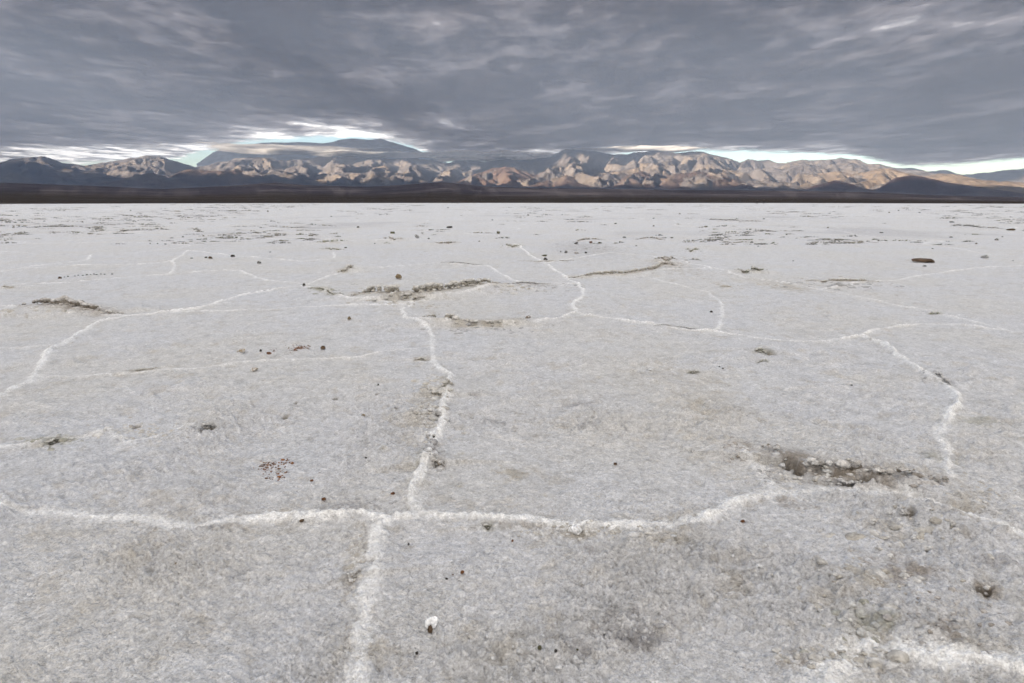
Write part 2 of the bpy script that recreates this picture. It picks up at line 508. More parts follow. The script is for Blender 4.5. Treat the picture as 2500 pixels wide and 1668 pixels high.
for k, (pts, hh, hw) in enumerate(RIDGES):
    P = [gpt(a, b) for a, b in D(pts)]
    far = np.mean([math.hypot(*p) for p in P])
    st_ = min(.12 + .01 * far, .5)
    P = wig(P, st_ * .16, st_, k + 3)
    hw_ = hw * .74 * (1 + far * .05)
    for s_, (x0, y0, x1, y1) in seg_windows(P, hw_ * 7):
        px, py = WX[s_] - x0, WY[s_] - y0
        dx, dy = x1 - x0, y1 - y0
        t = np.clip((px * dx + py * dy) / (dx * dx + dy * dy + 1e-12), 0, 1)
        d_ = np.hypot(px - t * dx, py - t * dy) / (hw_ * wn[s_])
        m_ = d_ < Dist[s_]
        Dist[s_] = np.where(m_, d_, Dist[s_])
        Hr[s_] = np.where(m_, hh * (.5 + .5 * STRONG.get(k, .4)), Hr[s_])
        St[s_] = np.where(m_, STRONG.get(k, .68), St[s_])
# ridges of the far polygons: borders of warped random cells
vx = X + 1.2 * pn(X / 3.3, Y / 3.3, 90)
vy = Y + 1.2 * pn(X / 3.3, Y / 3.3, 91)
cs = 4.6
gi, gj = np.floor(vx / cs), np.floor(vy / cs)
f1 = np.full(X.shape, 99., np.float32); f2 = f1.copy()
for a_ in (-1, 0, 1):
    for b_ in (-1, 0, 1):
        hx = _hash((gi + a_), (gj + b_), 5) / 65535.
        hy = _hash((gi + a_), (gj + b_), 6) / 65535.
        d_ = np.hypot((gi + a_ + .1 + .8 * hx) * cs - vx, (gj + b_ + .1 + .8 * hy) * cs - vy).astype(np.float32)
        f2 = np.minimum(f2, np.maximum(f1, d_)); f1 = np.minimum(f1, d_)
fd = (f2 - f1) / (.06 * wn + R2 * .0016)
fmask = sstep(13, 19, R2) * sstep(-.25, .25, pn(X / 7, Y / 7, 95)) * sstep(200, 60, R2)
prof = np.exp(-Dist ** 2)
halo = np.exp(-(Dist / 3.2) ** 2)
fprof = np.exp(-fd ** 2) * fmask
wn3_ = sstep(-.75, .25, pn(X / 1.1, Y / 1.1, 183) + .5 * pn(X / .3, Y / .3, 184))
Zg -= Nz * .65 * np.clip(prof * 1.4, 0, 1)
rim = np.exp(-((Dist - 2.1) / .9) ** 2) * sstep(-.3, .6, brk) * sstep(-.3, .5, pn(X / .4, Y / .4, 187)) * np.clip(St, 0, 1)
col = col * (1 - .34 * rim[..., None]) + np.array((.36, .30, .22), np.float32) * (.34 * rim[..., None])
Zg -= .006 * rim
Zg += 1.35 * Hr * prof * (.4 + .6 * wn3_) * wn2 * (.8 + .35 * wn) + .006 * halo + .02 * fprof
Zg += band(.03) * prof * .008 * pn(X / .03, Y / .03, 97) + band(.012) * prof * .004 * pn(X / .012, Y / .012, 98)
white = np.array((.92, .915, .90), np.float32)
wn3 = sstep(-.75, .25, pn(X / 1.1, Y / 1.1, 183) + .5 * pn(X / .3, Y / .3, 184))
wm = (np.clip(prof * 1.6, 0, 1) * (.35 + .65 * wn2) * St * np.clip((.15 + .75 * St) + (.85 - .75 * St) * wn3, 0, 1) + .35 * fprof)
wm = np.clip(wm + .05 * halo, 0, 1)[..., None]
col = col * (1 - wm) + white * wm

# lifted slabs behind the ledges
ledge_paths = []
for k, (pts, hh, uc, ck) in enumerate(LEDGES):
    P = [gpt(a, b) for a, b in D(pts)]
    far = np.mean([math.hypot(*p) for p in P])
    st_ = min(.05 + .012 * far, .5)
    P = wig(P, st_ * .35, st_, k + 50)
    L = np.r_[0, np.cumsum(np.hypot(*np.diff(P, axis=0).T))]
    tot = L[-1]
    tw = min(.35 * tot, .5)
    ledge_paths.append((P, L, hh, uc, ck, tw))
    up = np.zeros(X.shape, np.float32) if k == 0 else up
    best = {}
    for q, (s_, (x0, y0, x1, y1)) in enumerate(seg_windows(P, max(.5, tot * .3))):
        px, py = X[s_] - x0, Y[s_] - y0
        dx, dy = x1 - x0, y1 - y0
        t_ = (px * dx + py * dy) / (dx * dx + dy * dy + 1e-12)
        t = np.clip(t_, 0, 1)
        # side: points farther from the camera than the line are on the lifted slab
        dd = np.hypot(px - t * dx, py - t * dy)
        qx, qy = x0 + t * dx, y0 + t * dy
        sgn = np.where(np.hypot(X[s_], Y[s_]) > np.hypot(qx, qy), 1, -1)
        la = (L[min(q, len(L) - 2)] + t * (L[min(q + 1, len(L) - 1)] - L[min(q, len(L) - 2)]))
        tap = np.clip(np.minimum(la, tot - la) / tw, 0, 1) ** .7
        back = min(.55, .25 + tot * .25)
        cnt = hh * tap * sstep(hh * .75, hh * .75 + .03, dd * sgn) * np.exp(-(dd / back) ** 2)
        fw_ = (.55 * tap * np.exp(-(dd / (hh * (1.5 if far < 12 else .5))) ** 2) * (.45 + .55 * sstep(-.4, .4, brk[s_])))[..., None]
        col[s_] = col[s_] * (1 - fw_) + np.array(FACE[ck], np.float32) * 1.1 * fw_
        # a shallow trough at the foot
        up[s_] = np.maximum(up[s_], cnt)
        if uc > .6:
            Zg[s_] -= .0 * t
Zg += up
# hollows under the undercut lips, their shade darkened into the colour
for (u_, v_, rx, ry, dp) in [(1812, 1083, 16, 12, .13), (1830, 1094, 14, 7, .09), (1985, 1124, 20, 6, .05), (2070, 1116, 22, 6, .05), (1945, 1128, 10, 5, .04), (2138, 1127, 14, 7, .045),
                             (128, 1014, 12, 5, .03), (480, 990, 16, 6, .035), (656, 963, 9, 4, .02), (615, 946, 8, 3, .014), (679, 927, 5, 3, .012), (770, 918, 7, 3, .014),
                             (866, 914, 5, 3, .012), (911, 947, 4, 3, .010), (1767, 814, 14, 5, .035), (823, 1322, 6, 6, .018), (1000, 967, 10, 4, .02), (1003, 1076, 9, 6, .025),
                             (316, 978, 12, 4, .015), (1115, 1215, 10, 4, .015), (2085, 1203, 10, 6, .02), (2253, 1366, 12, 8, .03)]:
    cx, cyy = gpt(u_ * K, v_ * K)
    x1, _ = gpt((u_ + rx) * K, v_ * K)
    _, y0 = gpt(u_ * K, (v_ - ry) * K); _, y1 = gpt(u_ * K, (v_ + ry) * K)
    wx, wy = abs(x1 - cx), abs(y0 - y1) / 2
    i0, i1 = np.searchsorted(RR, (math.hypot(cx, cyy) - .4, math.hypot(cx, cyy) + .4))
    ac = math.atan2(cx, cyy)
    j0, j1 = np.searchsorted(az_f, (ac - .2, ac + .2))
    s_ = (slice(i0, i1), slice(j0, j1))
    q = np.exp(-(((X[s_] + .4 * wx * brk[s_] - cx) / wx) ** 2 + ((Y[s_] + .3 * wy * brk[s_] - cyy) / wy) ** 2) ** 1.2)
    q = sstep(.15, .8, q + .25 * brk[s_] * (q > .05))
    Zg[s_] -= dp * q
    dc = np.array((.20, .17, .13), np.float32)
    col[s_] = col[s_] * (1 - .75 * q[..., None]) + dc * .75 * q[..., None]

col = np.clip(col, .03, .93)
Zg = Zg.astype(np.float32)


def ground_z(x, y):
    r, a = math.hypot(x, y), math.atan2(x, y)
    i = min(max(int(np.searchsorted(RR, r)) - 1, 0), len(RR) - 2)
    j = min(max(int(np.searchsorted(az_f, a)) - 1, 0), len(az_f) - 2)
    return float(Zg[i:i + 2, j:j + 2].mean())


ground = build_mesh("ground", np.stack([X, Y, Zg], -1).reshape(-1, 3), grid_faces(len(RR), len(AZ), True), M_salt, col.reshape(-1, 3))
tag(ground, kind='structure')


# ------------------------------------------------------------------ knobbly ledge faces
def n3(p, lam, seed):
    return pn(p[:, 0] / lam + p[:, 2] / lam * .7, p[:, 1] / lam - p[:, 2] / lam * .9, seed)


def ico(sub_):
    bm = bmesh.new()
    bmesh.ops.create_icosphere(bm, subdivisions=sub_, radius=1.0)
    v = np.array([q.co[:] for q in bm.verts]); f = np.array([[q.index for q in f_.verts] for f_ in bm.faces])
    bm.free()
    return v, f


ICO = {k: ico(k) for k in (1, 2, 3, 4, 5)}


def blobs(cen, rad, colr, lev, seed):
    """many lumpy clods at once: cen (n,3), rad (n,3), colr (n,3)"""
    v, f = ICO[lev]
    n, m_ = len(cen), len(v)
    rg = np.random.default_rng(seed)
    a = rg.uniform(0, 6.28, n)
    ca_, sa_ = np.cos(a)[:, None], np.sin(a)[:, None]
    sh = np.repeat(rg.uniform(0, 90, (n, 1, 3)), m_, 1) + v[None]
    q = sh.reshape(-1, 3)
    d = 1 + .38 * n3(q, 1.0, seed) + .24 * n3(q, .42, seed + 1) + (.14 * n3(q, .2, seed + 2) if lev > 1 else 0)
    p = v[None] * d.reshape(n, m_, 1) * rad[:, None, :]
    tilt = rg.normal(0, .3, (n, 1))
    p = np.stack([p[..., 0], p[..., 1] * np.cos(tilt) - p[..., 2] * np.sin(tilt), p[..., 1] * np.sin(tilt) + p[..., 2] * np.cos(tilt)], -1)
    p = p + cen[:, None, :]
    c = np.repeat(colr[:, None, :], m_, 1) * (1 + .35 * n3(q, .5, seed + 4)).reshape(n, m_, 1)
    F_ = f[None] + (np.arange(n) * m_)[:, None, None]
    return p.reshape(-1, 3), F_.reshape(-1, 3), np.clip(c.reshape(-1, 3), .03, .88)


def ledge_clods(P, L, hh, uc, colr, tw, lev, seed, gap=.42, far_=False):
    rg = np.random.default_rng(seed)
    n = max(5, int(L[-1] / (hh * gap))) if not far_ else max(5, min(16, int(L[-1] / (hh * .8))))
    s = np.sort(rg.uniform(0, L[-1], n))
    step = L[-1] / n
    px, py = np.interp(s, L, P[:, 0]), np.interp(s, L, P[:, 1])
    l = np.hypot(px, py)
    nx, ny = px / l, py / l                               # away from the eye
    tap = np.clip(np.minimum(s, L[-1] - s) / tw, .12, 1) ** .7
    tap = tap * (1 + .35 * pn(s / max(.1, hh * 3), s * 0, seed)).clip(.5, 1.4)
    C_, R_, K_ = [], [], []
    colr = np.array(colr)
    for lv in ((0, 1, 2) if not far_ else (1, 2)):
        keep = rg.uniform(size=n) < ((.55 if uc < .6 else .3), .95, .9)[lv]
        off_ = (rg.uniform(-.75, .0, n), rg.uniform(.1, .4, n) + uc * .45, rg.uniform(.0, .5, n))[lv] * hh
        zz = (rg.uniform(.02, .2, n), rg.uniform(.25, .55, n), rg.uniform(.72, .92, n))[lv] * hh * tap
        rr = (rg.uniform(.10, .26, n), rg.uniform(.24, .42, n), rg.uniform(.22, .42, n))[lv] * hh * tap
        sx = np.maximum(rr * rg.uniform(.9, 1.5, n), step * (.7 if far_ else .3))
        x, y = px + nx * off_, py + ny * off_
        zg = np.array([ground_z(a - q * .04, b - w_ * .04) for a, b, q, w_ in zip(px, py, nx, ny)]) if not far_ else s * 0 + .004
        C_.append(np.stack([x, y, zg + zz], -1)[keep])
        R_.append(np.stack([sx, rr, rr * (.8, .95, .72)[lv]], -1)[keep])
        wt = (.45, .12, .62)[lv] * rg.uniform(.6, 1.3, n)[:, None]
        if far_:
            wt = wt * .6
        cc = colr * rg.uniform(.55, 1.15, (n, 1)) * (1 - wt) + np.array((.74, .73, .71)) * wt
        K_.append(cc[keep])
    return blobs(np.concatenate(C_), np.concatenate(R_), np.concatenate(K_), lev, seed)


VV, FF, CL, off = [], [], [], 0


def push(t3):
    global off
    v, f, c = t3
    VV.append(v); FF.append(f + off); CL.append(c); off += len(v)


for k, (P, L, hh, uc, ck, tw) in enumerate(ledge_paths):
    far = float(np.hypot(P[:, 0], P[:, 1]).mean())
    push(ledge_clods(P, L, hh * 1.02, uc, FACE[ck], tw, 3 if far < 5 else 2, 200 + k * 9, .30 if far < 12 else .5))
# crumbly, half broken stretches of crust: knobs strewn round a line or spot (u, v, su, sv, count, size m, colour)
RUBBLE = [(1000, 900, 26, 22, 90, .016, 'tan'), (985, 960, 20, 18, 70, .014, 'tan'), (995, 1050, 22, 18, 60, .011, 'grey'), (965, 1005, 14, 26, 40, .010, 'tan'),
          (820, 1290, 12, 34, 60, .010, 'tan'), (1900, 1105, 120, 12, 150, .009, 'tan'), (1780, 1090, 40, 20, 60, .011, 'grey'), (2120, 1125, 30, 10, 40, .012, 'brown'),
          (1350, 1232, 120, 9, 110, .009, 'tan'), (2080, 1230, 90, 30, 110, .011, 'tan'), (2020, 1340, 110, 40, 80, .010, 'tan'), (1960, 1440, 60, 50, 40, .011, 'olive'),
          (930, 687, 20, 2.5, 60, .026, 'tan'), (2180, 1440, 70, 40, 80, .010, 'brown'), (1900, 1520, 80, 16, 80, .010, 'tan'), (1690, 1050, 26, 14, 40, .012, 'brown'), (1540, 608, 26, 7, 60, .035, 'brown'),
          (1340, 568, 50, 7, 50, .03, 'grey'), (740, 668, 30, 7, 40, .024, 'olive'), (930, 700, 60, 6, 70, .022, 'tan'), (1140, 665, 50, 7, 60, .024, 'tan'),
          (1100, 757, 90, 4, 70, .016, 'grey'), (1260, 660, 60, 5, 50, .022, 'grey'), (1750, 650, 70, 8, 50, .026, 'tan'), (1950, 656, 70, 5, 60, .025, 'grey'),
          (330, 990, 70, 14, 90, .011, 'tan'), (110, 1015, 60, 8, 50, .010, 'olive'), (150, 722, 110, 4, 70, .022, 'tan'),
          (830, 1165, 40, 10, 50, .010, 'grey'), (1470, 1450, 50, 30, 60, .007, 'grey'), (1060, 1400, 120, 90, 60, .005, 'salt'), (1700, 1330, 120, 60, 60, .007, 'salt'),
          (1240, 1500, 160, 60, 60, .005, 'salt'), (2250, 1160, 60, 30, 70, .009, 'tan'), (1600, 850, 160, 20, 50, .009, 'salt'), (2130, 870, 30, 20, 40, .012, 'grey')]
FACE['salt'] = (.60, .60, .60)
for k, (u, v, su, sv, n_, sz, ck) in enumerate(RUBBLE):
    rg = np.random.default_rng(900 + k)
    uu, vv = u + rg.normal(size=n_) * su * .8, v + rg.normal(size=n_) * sv * .8
    x, y = gpt(uu * K, vv * K)
    rr = sz * (.85 if v > 840 else 1.0) * rg.lognormal(-.1, .4, n_)
    z = np.array([ground_z(a, b) for a, b in zip(x, y)]) - rr * .34
    wt = rg.uniform(.2, .8, (n_, 1))
    cc = np.array(FACE[ck]) * (1 - wt) + np.array((.66, .66, .66)) * wt
    push(blobs(np.stack([x, y, z], -1), np.stack([rr * rg.uniform(.9, 1.6, n_), rr, rr * rg.uniform(.5, .8, n_)], -1), cc, 2, 910 + k))


def cellf(x, y):
    """how near a far polygon border is (m)"""
    ax, ay = np.array([x]), np.array([y])
    qx = ax + 1.2 * pn(ax / 3.3, ay / 3.3, 90); qy = ay + 1.2 * pn(ax / 3.3, ay / 3.3, 91)
    i_, j_ = np.floor(qx / cs), np.floor(qy / cs)
    ds = []
    for a_ in (-1, 0, 1):
        for b_ in (-1, 0, 1):
            h1 = _hash(i_ + a_, j_ + b_, 5) / 65535.; h2 = _hash(i_ + a_, j_ + b_, 6) / 65535.
            ds.append(float(np.hypot((i_ + a_ + .1 + .8 * h1) * cs - qx, (j_ + b_ + .1 + .8 * h2) * cs - qy)[0]))
    ds.sort()
    return ds[1] - ds[0]


# low broken crust edges of the far polygons, too many to count
made = 0
for k in range(9000):
    if made >= 800:
        break
    v_ = 499 + 100 * random.random() ** 1.25
    u_ = random.uniform(-150, 2650)
    x, y = gpt(u_, v_)
    r = math.hypot(x, y)
    dens = float(pn(np.array([x / (5 + r * .12)]), np.array([y / (8 + r * .35)]), 301)[0])
    if random.random() > .06 + .94 * max(0, min(1, (dens + .05) * 3)):
        continue
    if cellf(x, y) > .35 + r * .004 and random.random() < .85:
        continue
    made += 1
    Lg = random.uniform(.25, 1.0) * (.2 + r * .022) * (2.4 if random.random() < .15 else 1)
    a = random.gauss(0, .22)
    P = np.array([(x - Lg / 2 * math.cos(a), y - Lg / 2 * math.sin(a)), (x, y), (x + Lg / 2 * math.cos(a), y + Lg / 2 * math.sin(a))])
    P = wig([tuple(p) for p in P], Lg * .08, Lg / 5, 400 + k)
    L = np.r_[0, np.cumsum(np.hypot(*np.diff(P, axis=0).T))]
    hh = random.uniform(.018, .05) * (1 + r * .008)
    c0 = FACE[random.choice(['grey', 'brown', 'olive', 'grey', 'tan'])]
    push(ledge_clods(P, L, hh, .3, np.array(c0) * random.uniform(.35, 1.1), L[-1] * .4, 1, 500 + k, far_=True))
led = build_mesh("salt_ledges", np.concatenate(VV), np.concatenate(FF), M_face, np.concatenate(CL))
tag(led, "knobbly raised edges of the salt slabs, tan and grey in their cracks", kind='stuff')
# ------------------------------------------------------------------ desert fan and mountains (real distances in metres)
# each range: (crest points in photograph px, distance m, front width m, back width m, carve 0..1, rock colour)
def lin(u, pts):
    p = np.array(pts, float)
    return np.interp(u, p[:, 0], p[:, 1])


TAN, DARK, PURP, GREY, PALE = (.30, .225, .155), (.21, .145, .115), (.15, .105, .10), (.24, .21, .19), (.38, .28, .19)
RANGES = [
    # far left hills
    ([(-1500, 470), (-800, 425), (-400, 404), (-150, 398), (0, 395), (23, 389), (76, 386), (104, 383), (135, 389), (155, 398), (178, 399), (205, 402), (240, 394), (270, 392), (290, 390), (310, 385), (350, 381), (385, 382), (405, 384), (425, 392), (470, 404), (540, 430), (600, 470)], 15500, 4300, 2500, .5, GREY),
    # main range
    ([(380, 470), (427, 425), (456, 412), (495, 403), (524, 394), (542, 390), (575, 384), (615, 384), (655, 380), (676, 387), (700, 389), (760, 385), (800, 381), (850, 383), (937, 385), (1000, 386), (1053, 388), (1089, 397), (1111, 389), (1162, 390), (1183, 396), (1227, 390), (1270, 385), (1324, 381), (1353, 374), (1375, 367), (1429, 366), (1476, 370), (1527, 374), (1545, 369), (1614, 369), (1650, 370), (1701, 369), (1737, 374), (1758, 381), (1784, 386), (1805, 395), (1822, 408), (1870, 425), (1950, 450), (2050, 470)], 15800, 5200, 3000, .75, GREY),
    # right range
    ([(1700, 470), (1780, 410), (1805, 396), (1820, 389), (1838, 385), (1874, 388), (1900, 396), (1918, 399), (1939, 393), (1957, 389), (1994, 389), (2023, 387), (2040, 387), (2050, 382), (2059, 386), (2088, 389), (2106, 395), (2120, 402), (2149, 400), (2160, 405), (2185, 406), (2203, 411), (2247, 414), (2272, 419), (2319, 424), (2355, 428), (2420, 440), (2500, 455), (2700, 462)], 17000, 5600, 3000, .75, GREY),
    # far right ridges
    ([(2100, 470), (2160, 412), (2203, 410), (2221, 409), (2247, 411), (2272, 417), (2297, 413), (2319, 417), (2355, 425), (2377, 423), (2428, 416), (2453, 414), (2500, 411), (2700, 408), (2900, 420), (3700, 470)], 21500, 4500, 3000, .6, GREY),
    # sunlit badlands in front of the ranges
    ([(600, 470), (644, 436), (700, 432), (760, 428), (807, 420), (843, 420), (880, 412), (937, 400), (974, 420), (1031, 434), (1060, 455), (1090, 470)], 12700, 2700, 2200, .8, TAN),
    ([(1270, 470), (1320, 420), (1370, 402), (1400, 392), (1440, 408), (1480, 420), (1520, 410), (1570, 395), (1600, 402), (1650, 412), (1700, 400), (1760, 408), (1820, 418), (1870, 432), (1900, 455), (1920, 470)], 13200, 2600, 2300, .85, TAN),
    ([(1900, 480), (1930, 450), (1985, 425), (2040, 416), (2090, 425), (2130, 412), (2170, 408), (2210, 420), (2260, 428), (2300, 420), (2340, 424), (2400, 438), (2470, 441), (2560, 447), (2700, 455)], 13600, 2800, 2300, .85, PALE),
    # low front hills
    ([(100, 475), (145, 455), (199, 448), (253, 443), (300, 434), (344, 423), (376, 422), (405, 428), (440, 450), (480, 475)], 10300, 1500, 2500, .6, DARK),
    ([(360, 475), (405, 430), (430, 417), (460, 413), (542, 414), (600, 418), (640, 428), (700, 440), (760, 452), (800, 470)], 11500, 2200, 2500, .6, DARK),
    ([(1085, 470), (1115, 443), (1162, 423), (1198, 410), (1234, 406), (1270, 414), (1306, 424), (1335, 432), (1380, 450), (1420, 470)], 11400, 2100, 2200, .55, (.21, .135, .10)),
    ([(1330, 470), (1353, 440), (1379, 426), (1408, 434), (1450, 448), (1490, 465)], 10600, 1400, 1800, .5, DARK),
    ([(1440, 475), (1490, 450), (1530, 425), (1570, 414), (1614, 430), (1650, 424), (1700, 420), (1758, 425), (1800, 436), (1831, 444), (1870, 460), (1900, 475)], 11000, 1900, 2200, .6, (.15, .10, .08)),
    ([(1860, 478), (1880, 466), (1903, 457), (1925, 461), (1950, 470), (1970, 478)], 9600, 700, 900, .4, PURP),
    ([(1930, 475), (1968, 457), (2010, 444), (2037, 435), (2060, 440), (2084, 446), (2110, 456), (2138, 466), (2150, 476)], 10400, 1300, 1500, .6, (.17, .095, .075)),
    ([(2110, 475), (2149, 452), (2174, 434), (2225, 427), (2283, 436), (2337, 448), (2410, 457), (2500, 472), (2560, 480)], 11000, 1900, 1800, .55, (.12, .075, .07)),
    ([(-300, 455), (-100, 440), (0, 430), (60, 424), (150, 428), (220, 422), (300, 440), (360, 470)], 12600, 1800, 2500, .5, DARK),
]
FANTOP = [(-400, 455), (0, 449), (200, 455), (400, 463), (560, 456), (670, 449), (760, 455), (900, 458), (1000, 452), (1080, 447), (1180, 457), (1300, 460), (1500, 462), (1700, 465), (1900, 466), (2100, 470), (2300, 479), (2500, 484), (2900, 488)]

ta_f = np.linspace(-R(58), R(58), 1750)
ta_c = np.linspace(R(58), 2 * np.pi - R(58), 120)[1:-1]
TA = np.concatenate([ta_f, ta_c])
TR = np.concatenate([np.geomspace(300, 8200, 110), np.arange(8235, 20000, 34), np.geomspace(20000, 27000, 70)])
TA2, TR2 = np.meshgrid(TA, TR)
TX, TY = TR2 * np.sin(TA2), TR2 * np.cos(TA2)
front = sstep(R(75), R(52), np.abs(TA))[None, :]


def eroded(x, y, octs, seed):
    """noise whose small octaves fade on steep ground: sharp ridges, clean valleys"""
    s = 0; a = 1.0; dx = dy = 0
    e_ = .02
    for k in range(octs):
        n0 = pn(x, y, seed + k)
        gx, gy = (pn(x + e_, y, seed + k) - n0) / e_, (pn(x, y + e_, seed + k) - n0) / e_
        sg = np.sign(n0 + 1e-6)
        r_ = 1 - np.abs(n0) * 1.8
        dx = dx - sg * gx * a * .8; dy = dy - sg * gy * a * .8
        s = s + a * (r_ - .4) / (1 + .55 * (dx * dx + dy * dy))
        a *= .56
        x, y = (1.6 * x - 1.2 * y) * 1.03 + 7.7, (1.2 * x + 1.6 * y) * 1.03 - 3.3
    return s


def crest(pts, dist):
    """azimuth -> crest height (m)"""
    p = np.array(pts, float)
    uu = np.linspace(p[0, 0], p[-1, 0], 400)
    vv = np.interp(uu, p[:, 0], p[:, 1])
    a, t = azel(uu, vv)
    return a, H0 + t * dist


u_ = np.linspace(-400, 2900, 300)
a_, t_ = azel(u_, lin(u_, FANTOP))
zfan = np.interp(TA, a_, t_ * 9000 + H0)
zfan = np.where(np.abs(TA) < R(60), zfan, 120)[None, :]
# salt edge: a little nearer at the sides, as in the photograph
ua, ta = azel(np.array([-300, 0, 600, 1250, 1900, 2500, 2800]), np.array([498.9, 498.1, 496.3, 495.6, 495.8, 497.7, 498.4]))
redge = np.interp(TA, ua, H0 / -ta)[None, :]
tt = np.clip((TR2 - redge) / (9000 - redge), -.05, 4)
TZ = np.where(tt > 0, zfan * (.10 * np.minimum(tt * 8, 1) + .90 * np.clip(tt, 0, 9) ** 1.2), tt * 40 * .2)
TZ = np.where(tt > 1, zfan * (1 + 1.04 * (tt - 1)), TZ)
TZ = TZ + np.clip(tt, 0, .08) / .08 * (3.5 * fbm(TX / 700, TY / 700, 5, 700) + 1.5) * (.3 + np.clip(tt, 0, 1) ** 2 * 7)
# fan surface colours: dark varnish with paler washes running down from the canyon mouths
wash = fbm(TA2 * 26 + .35 * pn(TX / 900, TY / 900, 711), TR2 / 3800., 5, 712)
wash2 = fbm(TA2 * 90 + .7 * pn(TX / 600, TY / 600, 713), TR2 / 1500., 4, 714)
TC = np.empty(TX.shape + (3,), np.float32)
fan = np.zeros_like(TR2)
best = np.full_like(TR2, 1e9)
for q_, um in enumerate((-150, 90, 400, 670, 880, 1080, 1400, 1640, 1900, 2140, 2400, 2650)):
    am_, _ = azel(np.array([um], float), np.array([455.]))
    xm, ym = 9700 * math.sin(am_[0]), 9700 * math.cos(am_[0])
    dm = np.hypot(TX - xm, (TY - ym) * .6)
    an = np.arctan2(TX - xm, ym - TY) + .12 * pn(TX / 700, TY / 700, 718)
    f_ = np.clip(pn(an * 7, dm / 5200, 720 + q_) * .8 + pn(an * 19, dm / 3000, 740 + q_) * .6 + pn(an * 47, dm / 2000, 760 + q_) * .4, -1, 1.4)
    m_ = dm < best
    fan = np.where(m_, f_, fan); best = np.where(m_, dm, best)
bandn = fbm(TA2 * 6 + 2.2 * np.log(TR2), np.log(TR2) * 7 - TA2 * 9, 6, 719, gain=.62)
wk = np.clip(.55 * sstep(.0, .9, bandn) + .55 * sstep(.05, .9, fan) + .3 * sstep(.15, .75, wash) + sstep(.35, .9, wash2) * .2, 0, .85)[..., None]
TC[:] = (.066, .056, .072)
TC = TC * (1 - wk) + np.array((.27, .225, .22)) * wk
up_ = sstep(.25, .95, tt + .25 * pn(TA2 * 9, TR2 / 5000, 717))[..., None] * .75
TC = TC * (1 - up_) + np.array((.27, .215, .19)) * up_
edge = (sstep(.05, .012, tt))[..., None]
TC = TC * (1 - edge) + np.array((.060, .045, .034)) * edge
# shrub band speckle along the shore
def fan_at(a, r):
    zf = np.interp(a, TA[:1750], zfan[0][:1750])
    return zf


def ranges(A_, R_, X_, Y_, Z_, C_=None):
    """raise the ranges on top of the ground Z_ (flat arrays); returns the height and how much of it is mountain"""
    Z_ = Z_.copy()
    Mt = np.zeros_like(Z_)
    for k, (pts, dist, wf, wb, carve, rc) in enumerate(RANGES):
        a, zc = crest(pts, dist)
        sel = np.nonzero((A_ > a[0]) & (A_ < a[-1]) & (R_ > dist - wf * 1.5) & (R_ < dist + wb * 1.2))[0]
        if not len(sel):
            continue
        az_, r_, x_, y_, base = A_[sel], R_[sel], X_[sel], Y_[sel], Z_[sel]
        zcr = np.interp(az_, a, zc)
        floor_ = fan_at(az_, r_) * (1 + 1.04 * (max((dist - wf * .8) / 9000., 0) - 1))
        wob = dist * .035 * pn(az_ * 14, az_ * 0 + k, 720 + k)
        q = (r_ - dist - wob)
        wx_ = 260 * pn(x_ / 900, y_ / 900, 730 + k) + 90 * pn(x_ / 300, y_ / 300, 731 + k)
        wy_ = 260 * pn(x_ / 900, y_ / 900, 740 + k) + 90 * pn(x_ / 300, y_ / 300, 741 + k)
        xs, ys = x_ + wx_, y_ + wy_
        arc = az_ * dist + wx_ * 1.3
        spur = 1 - np.abs(pn(arc / 900, (r_ + wy_) / 3600, 750 + k)) * 2.0
        spur2 = 1 - np.abs(pn(arc / 380, (r_ + wy_) / 1300, 760 + k)) * 2.0
        er = eroded(xs / 900, ys / 900, 5, 770 + k * 7)
        wloc = wf * (1 + .28 * spur)
        t = np.clip(np.where(q < 0, 1 + q / wloc, 1 - q / wb), 0, 1)
        pr = np.where(q < 0, .62 * t + .38 * t * t, t)
        hgt = np.maximum(zcr - floor_, 0)
        bell = np.clip(4 * t * (1 - t), 0, 1) ** .8
        edge_ = sstep(0, .06, t)
        z = floor_ + hgt * pr + hgt * carve * bell * (.26 * (spur - .45) + .14 * (spur2 - .4)) + edge_ * (hgt * .11 + 18) * (er - .1) * (1 - .7 * t ** 6)
        z = np.where(t > 0, z, -50)
        m_ = sstep(0, 22, z - base)
        Z_[sel] = np.maximum(z, base)
        Mt[sel] = np.maximum(Mt[sel], m_)
        if C_ is not None:
            v1 = fbm(xs / 800, ys / 800, 4, 800 + k)
            v2 = fbm(x_ / 260, y_ / 260, 4, 810 + k)
            cc = np.empty((len(sel), 3)); cc[:] = rc
            bright = rc in (TAN, PALE, GREY)
            lt = sstep(.0, .55, v1 + .4 * v2)[:, None] * (.55 if bright else .28)
            cc = cc * (1 - lt) + np.array((.37, .285, .20)) * lt
            dk = sstep(.15, .8, -v1 + .4 * v2)[:, None] * .5
            cc = cc * (1 - dk) + np.array((.085, .065, .065)) * dk
            v3 = fbm(x_ / 120, y_ / 120, 3, 815 + k)[:, None]
            cc = cc * (1 + .3 * v3).clip(.5, 1.6)
            C_[sel] = C_[sel] * (1 - m_[:, None]) + cc * m_[:, None]
    return Z_, Mt


